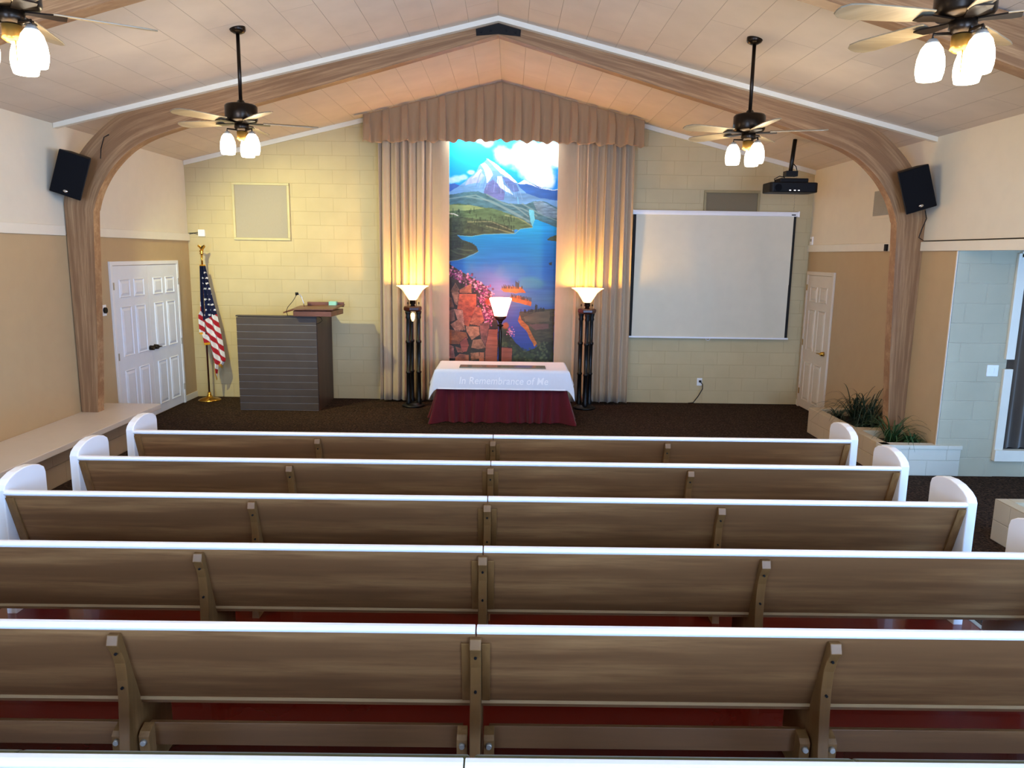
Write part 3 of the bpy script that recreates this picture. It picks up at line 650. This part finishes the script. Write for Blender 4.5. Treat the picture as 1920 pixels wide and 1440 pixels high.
# lake
lk = pmask(A([(1205,1105),(1280,1095),(1400,1140),(1560,1195),(1560,4000),(120,4000),(120,1330),(250,1312),(440,1322),(600,1292),(830,1282),(1010,1278),(1080,1215),(1240,1195)]), 2)
gy = np.clip((LY-425)/260, 0, 1)
def key(g, ks):
    xs = [k[0] for k in ks]; return np.stack([np.interp(g, xs, [k[1][i]/255 for k in ks]) for i in range(3)], -1)
lakec = key(gy, [(0, (20, 165, 235)), (.12, (15, 140, 225)), (.32, (30, 112, 205)), (.45, (70, 125, 190)), (.52, (85, 140, 185)), (.6, (60, 110, 185)), (.75, (60, 85, 175)), (1, (35, 80, 165))])*(1+.10*(vn(60, 3, 11)[..., None]-.5)*2)
img = np.where(lk[..., None], lakec, img)
blob(915, 545, 60, (115, 125, 185), .55); blob(1000, 530, 34, (80, 165, 180), .6, 2.2); blob(960, 508, 40, (70, 145, 190), .4, 2)
stroke(A([(250,1315),(440,1325),(600,1296),(830,1286),(1010,1282),(1080,1220),(1240,1198)]), .6, (150, 200, 190), .8)
poly(A([(1185,975),(1255,985),(1262,1100),(1240,1180),(1205,1120)]), (105, 200, 220), n2, .1)
stroke(A([(1040,820),(1048,900)]), .8, (120, 205, 225), .8)
poly(A([(1430,1350),(1470,1320),(1560,1290),(1560,1370),(1450,1365)]), (80, 95, 60), n2, .2)
# headland left
poly(A([(120,1325),(250,1310),(320,1370),(420,1400),(500,1440)]) + B([(420,60),(455,115),(400,150),(300,190),(230,215),(120,240)]), (52, 70, 52), nst, .5)
for k in range(60):
    x = rd.uniform(130, 440); y = rd.uniform(20, 60)+max(0, (x-280))*.35; stroke(B([(x, y+20), (x, y-rd.uniform(5, 30))]), .6, (40, 55, 42), .8)
stroke(B([(130,232),(230,218),(310,192),(400,155),(455,118)]), .5, (150, 195, 190), .7)
stroke(B([(220,90),(300,110),(380,110)]), 1., (110, 130, 90), .6); stroke(B([(150,110),(230,150),(300,160)]), 1., (100, 120, 80), .6)
poly(B([(1225,235),(1262,225),(1262,262),(1235,258)]), (50, 60, 60))
# islands
poly(B([(700,525),(760,500),(850,495),(930,510),(985,565),(870,575),(740,560)]), (205, 125, 45), n2, .25)
poly(B([(800,615),(900,600),(1000,640),(1045,670),(1040,715),(985,700),(940,685),(840,660)]), (200, 118, 45), n2, .25)
for k in range(40):
    x = rd.uniform(710, 940); stroke(B([(x, 520), (x, 520-rd.uniform(10, 40)-(45 if 855 < x < 900 else 0))]), .55, (62, 66, 40), .9)
    x = rd.uniform(810, 1040); y = 605+(x-810)*.2; stroke(B([(x, y+8), (x, y-rd.uniform(10, 32))]), .55, (70, 72, 48), .9)
# right shore
poly(B([(915,775),(1000,770),(1080,745),(1240,745),(1300,740),(1300,1330),(1040,1330),(1085,1180),(1110,1150),(1050,1050),(960,960),(905,890)]), (78, 82, 52), nst, .4)
poly(B([(960,830),(1100,775),(1250,765),(1250,880),(1080,900),(980,890)]), (105, 105, 72), n1, .2); poly(B([(1020,920),(1240,905),(1240,960),(1090,980)]), (120, 98, 80), n1, .2)
poly(B([(920,810),(940,870),(1010,930),(1050,1010),(1110,1120),(1085,1165),(1040,1080),(1000,1000),(930,930),(895,880)]), (190, 118, 45), nst, .35)
for k in range(36):
    x = rd.uniform(925, 1210); y = 775-(x-925)*.1; stroke(B([(x, y+14), (x, y-rd.uniform(4, 28)-(40 if 1075 < x < 1110 else 0))]), .6, (45, 55, 38), .95)
# bushes bottom
poly(B([(690,930),(760,960),(830,1060),(870,1110),(930,1175),(990,1225),(1090,1180),(1180,1120),(1300,1100),(1300,1500),(690,1500)]), (50, 64, 36), n2, .5, 6)
for k in range(120):
    x = rd.uniform(700, 1240); y = rd.uniform(1180, 1420) if x > 850 else rd.uniform(980, 1300); (px, py), = B([(x, y)]); blob(px, py, rd.uniform(2, 5), rd.choice([(95, 108, 58), (70, 88, 45), (38, 50, 28), (120, 125, 70)]), .55, 1.3)
for k in range(30):
    x = rd.uniform(1120, 1240); y = rd.uniform(1110, 1300); (px, py), = B([(x, y)]); blob(px, py, 2.5, (110, 125, 75), .6)
# rocky bank base and blossoms
poly(B([(120,250),(190,300),(240,330),(330,380),(430,440),(520,480),(600,560),(630,740),(660,870),(680,930),(680,1500),(120,1500)]), (52, 48, 30), n2, .5, 5)
for k in range(420):
    t_ = rd.random(); x = 140+t_*470+rd.gauss(0, 26); y = 340+t_*250+rd.gauss(0, 36)
    if k % 3 == 0: x = rd.gauss(565, 38); y = rd.gauss(800, 60)
    if k % 6 == 1: x = rd.gauss(490, 40); y = rd.gauss(640, 45)
    (px, py), = B([(x, y)]); blob(px, py, rd.uniform(1.2, 3.0), rd.choice([(190, 90, 150), (225, 150, 190), (150, 60, 120), (120, 60, 110), (240, 190, 210), (90, 50, 70)]), .9)
for k in range(26):
    (px, py), = B([(rd.gauss(825, 22), rd.gauss(1005, 26))]); blob(px, py, 1.7, rd.choice([(200, 100, 160), (235, 170, 200)]), .9)
(px, py), = B([(560, 670)]); blob(px, py, 8, (190, 90, 40), .7); (px, py), = B([(760, 930)]); blob(px, py, 8, (185, 105, 45), .8)
rocks = [((150,560),(200,470),(240,540),(200,620),(120,90,60)), ((160,580),(230,570),(265,620),(230,725),(195,700),(165,125,90)), ((245,545),(375,475),(378,590),(245,590),(160,100,66)),
 ((245,590),(430,590),(432,700),(400,800),(350,950),(290,930),(222,760),(192,98,60)), ((430,730),(480,740),(520,880),(470,940),(360,920),(400,800),(182,112,76)),
 ((190,760),(280,770),(292,880),(310,990),(200,1000),(228,880),(188,138,108)), ((148,930),(240,868),(312,980),(196,995),(172,122,88)), ((320,950),(462,950),(470,1040),(382,1100),(330,1010),(186,132,96)),
 ((128,985),(320,1020),(340,1080),(240,1150),(128,1145),(156,96,48)), ((470,922),(575,900),(578,1000),(540,1165),(490,1080),(135,88,74)), ((575,980),(672,975),(668,1500),(528,1500),(540,1160),(172,98,70)),
 ((708,1180),(835,1185),(835,1500),(705,1500),(168,94,68)), ((400,1100),(490,1090),(540,1185),(460,1205),(380,1185),(165,118,86)), ((250,1130),(322,1070),(352,1160),(330,1230),(280,1240),(168,90,68)),
 ((128,1150),(180,1180),(196,1310),(128,1310),(178,116,94)), ((198,1300),(250,1260),(350,1270),(352,1500),(198,1500),(170,105,72)), ((370,1250),(462,1240),(472,1310),(380,1330),(172,116,80)), ((472,1240),(526,1240),(526,1500),(472,1500),(178,112,78)),
 ((206,1180),(270,1200),(292,1245),(228,1240),(150,92,62)), ((128,780),(185,760),(190,880),(140,900),(125,92,68)), ((128,620),(158,640),(190,740),(128,740),(110,78,52))]
for r_ in rocks:
    pts, c = B(r_[:-1]) if len(r_[-1]) == 3 else None, r_[-1]
    rr, gg, bb = c; big = (rr > 166 and rr < 174 and gg < 99 and bb > 66)
    cx_ = sum(p[0] for p in pts)/len(pts); cy_ = sum(p[1] for p in pts)/len(pts)
    poly([(cx_+(x-cx_)*1.06, cy_+(y-cy_)*1.06) for x, y in pts], (38, 26, 18), None, 0, 1)
    poly(pts, c, vn(30, 3, 21) if big else vn(7, 5, int(cx_)), .28 if big else .42, 1)
    for i_ in range(len(pts)):          # lit upper edges and darker creases painted on each stone
        (x0, y0), (x1, y1) = pts[i_], pts[(i_+1) % len(pts)]
        if (y0+y1)/2 < cy_ and not big: stroke([(x0, y0), (x1, y1)], .5, (min(255, rr+45), min(255, gg+45), min(255, bb+40)), .6)
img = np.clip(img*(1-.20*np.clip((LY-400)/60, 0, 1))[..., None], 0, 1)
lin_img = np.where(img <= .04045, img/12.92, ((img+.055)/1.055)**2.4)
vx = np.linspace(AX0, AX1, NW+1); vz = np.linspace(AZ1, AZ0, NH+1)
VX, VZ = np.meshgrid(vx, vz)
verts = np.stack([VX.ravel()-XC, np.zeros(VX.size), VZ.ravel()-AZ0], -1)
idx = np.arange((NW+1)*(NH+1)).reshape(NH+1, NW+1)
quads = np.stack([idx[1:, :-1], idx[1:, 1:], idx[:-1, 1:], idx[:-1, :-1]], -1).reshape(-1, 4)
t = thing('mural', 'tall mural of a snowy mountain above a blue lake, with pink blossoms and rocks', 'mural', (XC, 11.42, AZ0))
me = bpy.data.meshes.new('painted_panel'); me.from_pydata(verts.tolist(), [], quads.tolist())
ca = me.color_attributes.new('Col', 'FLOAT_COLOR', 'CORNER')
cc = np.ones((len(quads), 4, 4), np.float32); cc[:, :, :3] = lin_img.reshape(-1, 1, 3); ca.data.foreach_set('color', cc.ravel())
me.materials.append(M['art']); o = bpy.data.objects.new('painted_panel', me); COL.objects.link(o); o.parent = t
q = MB()
for a in (AX0-.02, AX1): q.box((a-XC, -.02, 0), (a+.02-XC, .02, AZ1-AZ0))
q.build('panel_edge', M['white'], t)

# ---------------------------------------------------------------- communion table
t = thing('communion_table', 'low table with a gathered burgundy skirt to the floor', 'table', (-.075, 10.36, 0))
MB().box((-.87, -.38, .68), (.87, .38, .708)).build('tabletop', M['mahog'], t)
def skirt(u, v):
    # around the table: front, sides, back
    W, Dp = .865, .375; per = 2*(2*W+2*Dp); s = u*per; flare = (1-v)**1.6
    if s < 2*W: x, y, nx, ny = -W+s, -Dp, 0, -1
    elif s < 2*W+2*Dp: x, y, nx, ny = W, -Dp+(s-2*W), 1, 0
    elif s < 4*W+2*Dp: x, y, nx, ny = W-(s-2*W-2*Dp), Dp, 0, 1
    else: x, y, nx, ny = -W, Dp-(s-4*W-2*Dp), -1, 0
    if abs(x) > W-.12: nx += (1 if x > 0 else -1)*((abs(x)-(W-.12))/.12)*.9*abs(ny)
    if abs(y) > Dp-.1: ny += (1 if y > 0 else -1)*((abs(y)-(Dp-.1))/.1)*.9*abs(nx)
    if ny == 1: flare *= .3
    ph = u*per*2*PI/.17 + 1.2*math.sin(u*23); a = .016+.022*flare
    a *= (.45+.55*min(1, (1-v)*1.6)); d = -.01+a*math.sin(ph)+.004*math.sin(ph*2.3) + .14*flare
    return (x+nx*d+ (.03*flare*math.sin(u*37) if ny == -1 else 0), y+ny*d, .008+.67*v)
MB().grid(skirt, 620, 14).build('table_skirt', M['skirt'], t, recalc=False)
for x in (-.8, .8):
    for y in (-.32, .32): MB().box((x-.025, y-.025, 0), (x+.025, y+.025, .68)).build('leg', M['mahog'], t)
def cloth(u, v):
    W, Dp = .885, .395; hs, hf = .20, .265
    a = -W-hs + (2*W+2*hs)*u; c = -Dp-hf + (2*Dp+2*hf)*v
    ex = max(0, abs(a)-W); ey = max(0, abs(c)-Dp); sx = 1 if a > 0 else -1; sy = 1 if c > 0 else -1
    x = max(-W, min(W, a)); y = max(-Dp, min(Dp, c)); z = .715
    if ex > 0 and ey > 0:
        l = math.hypot(ex, ey); z -= l*1.02+.35*m if False else l*1.02+.32*(ex*ey)**.5; k = min(1, l/.12); m = (ex*ey)**.5
        x += sx*(.02+.30*ex+.10*m); y += sy*(.022+.15*ey+.05*m)
    elif ex > 0: z -= ex*.97; x += sx*(.02*min(1, ex/.03)+.36*ex)
    elif ey > 0: z -= ey; y += sy*(.022*min(1, ey/.03)+.15*ey+.004*math.sin(a*9))
    y += .003*math.sin(a*22)*min(1, ey*8)
    return (x, y, z)
tc = thing('tablecloth', 'white lettered cloth draped over the burgundy-skirted table', 'tablecloth', (-.075, 10.36, 0))
MB().grid(cloth, 150, 90).build('cloth', M['cloth'], tc, recalc=False, solid=.003)
MB().grid(lambda u, v: (-.86+1.72*u, -.395-.022-.15*(.263-.018*v)-.004*math.sin((-.86+1.72*u)*9)-.006, .452+.018*v), 80, 1).build('hem', M['letter'], tc, recalc=False)
fc = bpy.data.curves.new('ftext', 'FONT'); fc.body = 'In Remembrance of Me'; fc.size = .135; fc.align_x = 'CENTER'; fc.extrude = .0012; fc.space_character = 1.02; fc.shear = .15; fc.offset = .0012
fo = bpy.data.objects.new('ftext', fc); COL.objects.link(fo)
me = bpy.data.meshes.new_from_object(fo.evaluated_get(bpy.context.evaluated_depsgraph_get())); me.materials.clear(); me.materials.append(M['letter'])
bpy.data.objects.remove(fo)
SX = 1.2/max(1e-3, max(v.co.x for v in me.vertices)-min(v.co.x for v in me.vertices))
for v in me.vertices: 
    x, y, z = v.co; x *= SX; y *= 1.0; zz = y+.525; v.co = (x+.02, -.395-.022-.15*(.715-zz)-.004*math.sin((x+.02)*9)-.0055-z, zz)
o = bpy.data.objects.new('embroidered_lettering', me); COL.objects.link(o); o.parent = tc; o['label'] = 'white embroidered words'
MB().box((-.66, 10.06, .719), (.52, 10.30, .731)).build('glass_plate', M['runner'], None, 'long thin greyish glass slab lying on the white tablecloth', 'glass slab', bevel=.002)

# ---------------------------------------------------------------- lamps
def torchiere(label, loc, rz, small):
    t = thing('torchiere_lamp', label, 'floor lamp', loc, R(rz))
    MB().lathe([(0, 0), (.165, 0), (.17, .02), (.15, .035), (.12, .04), (.11, .06), (0, .065)]).build('base', M['black'], t)
    for k in range(3):
        a = R(90)+2*PI*k/3; x, y = .085*math.cos(a), .085*math.sin(a)
        pr = [(.030, .05), (.034, .10), (.026, .12), (.024, .50), (.030, .51), (.030, .53), (.022, .54), (.024, .95), (.031, .96), (.031, .985), (.022, 1.0), (.021, 1.30), (.030, 1.33), (.024, 1.36), (.034, 1.40), (.034, 1.42), (.0, 1.42)]
        MB().lathe([(a_*1.28, b_) for a_, b_ in pr], (x*1.05, y*1.05, 0), 14).build('column', M['black'], t)
        MB().lathe([(0, 1.49), (.006, 1.53), (.014, 1.535), (.007, 1.545), (0, 1.56)], (x*1.1, y*1.1, 0), 10).build('finial', M['bronze'], t)
    MB().lathe([(0, 1.42), (.06, 1.41), (.12, 1.42), (.135, 1.44), (.135, 1.475), (.12, 1.49), (0, 1.49)], n=6, smooth=False).build('capital', M['mahog'], t, bevel=.006)
    MB().lathe([(0, 1.48), (.04, 1.49), (.028, 1.51), (.045, 1.53), (.04, 1.57), (.05, 1.585), (0, 1.585)]).build('stem', M['bronze'], t)
    MB().lathe([(.05, 1.578), (.06, 1.585), (.10, 1.65), (.145, 1.72), (.20, 1.765), (.235, 1.782), (.232, 1.788), (.19, 1.772), (.135, 1.728), (.09, 1.66), (.05, 1.60), (.0, 1.592)], n=32).build('glass_bowl', M['bowl'], t, label='glowing flared glass bowl')
    if small:
        MB().lathe([(0, 1.40), (.026, 1.39), (.034, 1.36), (.030, 1.31), (.014, 1.27), (0, 1.265)], n=14).build('night_light', M['bowl'], t, label='small glowing night light bulb')
    L = bpy.data.lights.new('torch_light', 'POINT'); L.energy = 62; L.color = (1, .56, .09); L.shadow_soft_size = .05
    lo = bpy.data.objects.new('torch_light', L); COL.objects.link(lo); lo.location = (loc[0], loc[1], 1.76)
torchiere('black three-column torchiere lamp with small night light, between pulpit and table', (-1.40, 10.93, 0), 18, True)
torchiere('black three-column torchiere lamp between the table and the screen', (1.15, 10.93, 0), 180, False)
t = thing('shaded_floor_lamp', 'slim bronze floor lamp with glowing pink-white shade behind the table', 'floor lamp', (-.118, 11.0, 0))
MB().lathe([(0, 0), (.13, 0), (.13, .02), (.05, .04), (.02, .06), (0, .06)]).build('base', M['bronze'], t)
MB().lathe([(.022, .05), (.022, .9), (.028, 1.12), (.018, 1.15), (.022, 1.2), (.05, 1.215), (.05, 1.225), (.018, 1.235), (.03, 1.27), (.045, 1.29), (0, 1.29)], n=18).build('pole', M['bronze'], t)
MB().lathe([(.03, 1.285), (.07, 1.31), (.088, 1.335), (.09, 1.36), (.085, 1.36), (.06, 1.32), (0, 1.30)], n=24).build('shade_holder', M['mahog'], t)
MB().lathe([(.06, 1.325), (.085, 1.345), (.105, 1.42), (.145, 1.55), (.162, 1.60), (.165, 1.615), (.15, 1.625), (.14, 1.60), (.10, 1.46), (.06, 1.36), (0, 1.34)], n=28).build('glass_shade', M['tiff'], t, label='glowing pink-white glass shade')
L = bpy.data.lights.new('lamp_light', 'POINT'); L.energy = 7; L.color = (1, .36, .28); L.shadow_soft_size = .07
lo = bpy.data.objects.new('lamp_light', L); COL.objects.link(lo); lo.location = (-.118, 11.0, 1.68)

# ---------------------------------------------------------------- pulpit
px0, px1, py0, py1, ph = -3.83, -2.70, 10.50, 11.40, 1.36
ox, oy = (px0+px1)/2, (py0+py1)/2
t = thing('pulpit', 'large dark pulpit box clad in grey-brown horizontal boards', 'pulpit', (ox, oy, 0))
MB().box((px0-ox+.015, py0-oy+.02, 0), (px1-ox, py0-oy+.07, ph-.005)).box((px1-ox-.05, py0-oy+.07, 0), (px1-ox, py1-oy, ph-.005)).box((px0-ox+.6, py0-oy+.07, .95), (px1-ox-.05, py1-oy-.1, .98)).build('body', M['pulside'], t)
q = MB(); nb = 13; bh = (ph-.03)/nb
for k in range(nb): q.box((px0-ox, py0-oy, .005+k*bh), (px1-ox-.005, py0-oy+.02, .005+(k+1)*bh-.006))
q.build('front_boards', M['slate'], t, bevel=.003)
MB().box((px0-ox+.002, py0-oy+.006, 0), (px1-ox-.01, py0-oy+.0201, ph-.03)).build('joint_backing', M['slated'], t)
MB().box((px0-ox-.005, py0-oy-.005, ph-.02), (px1-ox, py0-oy+.075, ph)).build('top_board', M['slate'], t, bevel=.003)
t2 = thing('reading_desk', 'brown wooden reading desk on top of the pulpit corner', 'reading desk', (-2.74, 10.7, ph))
MB().prism([(-.26, -.29), (.27, -.29), (.31, .30), (-.30, .30)], 0, .075, 'z').build('desk_box', M['desk'], t2, bevel=.004)
MB().add([(-.41, -.25, .035), (-.25, -.31, .085), (.30, -.31, .09), (.33, .32, .12), (-.33, .32, .09), (-.41, -.25, .055), (-.25, -.31, .105), (.30, -.31, .11), (.33, .32, .14), (-.33, .32, .11)],
         [(0, 4, 3, 2, 1), (5, 6, 7, 8, 9)] + [(i, (i+1) % 5, (i+1) % 5+5, i+5) for i in range(5)]).build('desk_top', M['desk'], t2, bevel=.003)
MB().box((-.20, .24, .10), (.33, .28, .17)).build('back_lip', M['desk'], t2, bevel=.004)
MB().box((-2.61, 10.86, ph+.118), (-2.50, 10.95, ph+.185)).build('tissue_box', M['teal'], None, 'small pale teal box on the reading desk', 'box', bevel=.006)
t3 = thing('gooseneck_microphone', 'gooseneck microphone with looped wire rising from the reading desk', 'microphone', (-2.93, 10.74, ph+.10))
MB().tube([(0, 0, 0), (-.01, 0, .07), (-.03, 0, .14), (-.06, -.01, .19), (-.09, -.02, .20)], .005, 8).build('gooseneck', M['chrome'], t3)
MB().tube([(-.075, -.015, .20), (-.115, -.03, .195)], [.018, .022], 12).build('microphone_head', M['blackp'], t3)
MB().tube([(-.10, -.02, .18), (-.13, -.1, .10), (-.165, -.25, .02), (-.16, -.345, -.03), (-.14, -.345, -.09)], .004, 6).build('wire', M['blackp'], t3)
cable('thin black wire looped under the reading desk on the pulpit', [(-2.70+.004, 10.62, 1.34), (-2.66, 10.60, 1.33), (-2.64, 10.58, 1.29), (-2.67, 10.55, 1.26), (-2.705, 10.49, 1.25)], .004)

# ---------------------------------------------------------------- flag
fx, fy = -4.53, 11.16
t = thing('flag_pole', 'brass-topped dark flag pole on a round brass base', 'flag pole', (fx, fy, 0))
MB().lathe([(0, 0), (.165, 0), (.165, .012), (.13, .03), (.05, .05), (.028, .09), (.022, .13), (0, .13)]).build('base', M['brass'], t)
MB().tube([(0, 0, .12), (0, 0, 2.06)], .013, 10).build('pole', M['mahog'], t)
MB().tube([(0, 0, 2.04), (0, 0, 2.19)], .014, 10).build('brass_sleeve', M['brass'], t)
MB().lathe([(0, 2.18), (.02, 2.185), (.03, 2.20), (.018, 2.215), (.03, 2.235), (.025, 2.25), (0, 2.26)], n=14).add([(-.01, 0, 2.24), (.045, .0, 2.33), (.06, .0, 2.30), (.02, 0, 2.24), (-.045, 0, 2.33), (-.06, 0, 2.31), (0, .012, 2.30), (0, -.012, 2.30)],
    [(0, 1, 2, 3), (0, 4, 5, 3), (0, 6, 1), (0, 7, 1), (0, 6, 4), (0, 7, 4)]).build('eagle_finial', M['brass'], t)
# outline of the drooping cloth as function of height: left and right edges
ZT, ZB = 2.04, .30
def edges(z):
    zs = [.28, .42, .55, .62, 1.00, 1.02, 1.30, 1.36, 1.55, 1.8, 2.04]
    le = [.11, .07, .05, .02, -.03, -.075, -.075, -.04, -.03, -.02, -.015]
    re = [.15, .20, .24, .28, .225, .222, .185, .175, .135, .085, .04]
    return np.interp(z, zs, le), np.interp(z, zs, re)
NU, NV = 90, 300; vs = []; cs = []
blue, red, wht, gold = lin('141a3a'), lin('a3202c'), lin('d9d6da'), lin('c98f22')
stars = [(x_, z_) for z_ in np.arange(1.30, 2.0, .078) for x_ in (.012, .072, .132)]
for j in range(NV+1):
    z = ZB+(ZT-ZB)*j/NV; l, r = edges(z)
    for i in range(NU+1):
        u = i/NU; x = l+(r-l)*u
        y = -.035 - .03*math.sin(u*5*PI+z*1.2) - .02*u*math.sin(z*5)
        zz = z + (.045*math.sin(u*4*PI) if j < 6 else 0)
        vs.append((x, y, z))
me = bpy.data.meshes.new('flag'); fs = [(j*(NU+1)+i, j*(NU+1)+i+1, (j+1)*(NU+1)+i+1, (j+1)*(NU+1)+i) for j in range(NV) for i in range(NU)]
keep = []; cols = []
for f in fs:
    x = sum(vs[k][0] for k in f)/4; z = sum(vs[k][2] for k in f)/4; l, r = edges(z); u = (x-l)/(r-l)
    zbot = .62-.30*min(1, max(0, (u-.25)/.35)) if u < .62 else .52+.02*math.sin(u*30)      # ragged lower outline
    if u < .28: zbot = .85-.0*u
    if x < -.035: zbot = 1.01
    if z < zbot: continue
    keep.append(f)
    can = z > 1.22+ .9*(x-.12) if x > -.03 else False
    can = can and z > 1.30-.5*(.15-x) if can else can
    if z > 2.02 or z < zbot+.035: c = gold
    elif can:
        c = blue
        for sx_, sz_ in stars:
            dx, dz = x-(sx_+.03*((round((sz_-1.3)/.085)) % 2)), z-sz_; d2 = math.hypot(dx, dz)
            if d2 < .016 and d2 < .006+.010*abs(math.cos(2.5*math.atan2(dz, dx)+.5)): c = wht; break
    else:
        qv = z+1.05*(x+.1); c = red if int(math.floor(qv/.075)) % 2 else wht
    cols.append(c)
me.from_pydata(vs, [], keep); ca = me.color_attributes.new('Col', 'FLOAT_COLOR', 'CORNER')
ca.data.foreach_set('color', np.repeat(np.array([(*c, 1) for c in cols], np.float32), 4, axis=0).ravel())
me.polygons.foreach_set('use_smooth', [True]*len(keep)); me.materials.append(M['flag'])
o = bpy.data.objects.new('flag', me); COL.objects.link(o); o.location = (fx, fy, 0)
o['label'] = 'gold-fringed flag with stars and red and white stripes drooping from the pole'; o['category'] = 'flag'
sm = o.modifiers.new('s', 'SOLIDIFY'); sm.thickness = .004

# ---------------------------------------------------------------- lights
def area(name, loc, rot, size, e, c, sy=None):
    L = bpy.data.lights.new(name, 'AREA'); L.energy = e; L.color = c; L.size = size
    if sy: L.shape = 'RECTANGLE'; L.size_y = sy
    o = bpy.data.objects.new(name, L); COL.objects.link(o); o.location = loc; o.rotation_euler = rot; return o
def aim(o, tgt): o.rotation_euler = (Vector(tgt)-o.location).to_track_quat('-Z', 'Y').to_euler()
# picture light hidden behind the valance
o = area('mural_light', (XC, 11.22, 3.93), (0, 0, 0), 1.4, 20, (.86, .95, 1), .05); aim(o, (XC, 11.40, 2.6))
# stage spot fixed behind the arch post, aimed at the pulpit
S = bpy.data.lights.new('stage_spot', 'SPOT'); S.energy = 400; S.color = (.97, .93, .44); S.spot_size = R(95); S.spot_blend = .8; S.shadow_soft_size = .05
o = bpy.data.objects.new('stage_spot', S); COL.objects.link(o); o.location = (-4.12, 8.58, 3.32); aim(o, (-2.9, 11.4, 1.5))

# ---------------------------------------------------------------- camera
sc = bpy.context.scene
cam = bpy.data.cameras.new('camera'); cam.sensor_width = 36; cam.lens = 36*1397.48/1920; cam.clip_start = .05
co = bpy.data.objects.new('camera', cam); COL.objects.link(co)
fw = Vector((0.00610826, 0.98519125, -0.17135022)); rt = Vector((0.99988699, -0.00366344, 0.01458058)); up = Vector((-0.01373693, 0.17141992, 0.98510228))
m = Matrix((( rt.x, up.x, -fw.x, 0), (rt.y, up.y, -fw.y, 0), (rt.z, up.z, -fw.z, 2.2558), (0, 0, 0, 1)))
co.matrix_world = m
sc.camera = co
w = bpy.data.worlds.new('world'); sc.world = w; w.use_nodes = True
w.node_tree.nodes['Background'].inputs[0].default_value = (.45, .62, .9, 1); w.node_tree.nodes['Background'].inputs[1].default_value = .3
sc.view_settings.view_transform = 'Standard'; sc.view_settings.look = 'None'; sc.view_settings.gamma = 1; sc.view_settings.exposure = 0
sc.view_settings.use_curve_mapping = False
sc.cycles.max_bounces = 8; sc.cycles.diffuse_bounces = 5; sc.cycles.use_denoising = True; sc.cycles.sample_clamp_indirect = 6
sc.cycles.caustics_reflective = False; sc.cycles.caustics_refractive = False
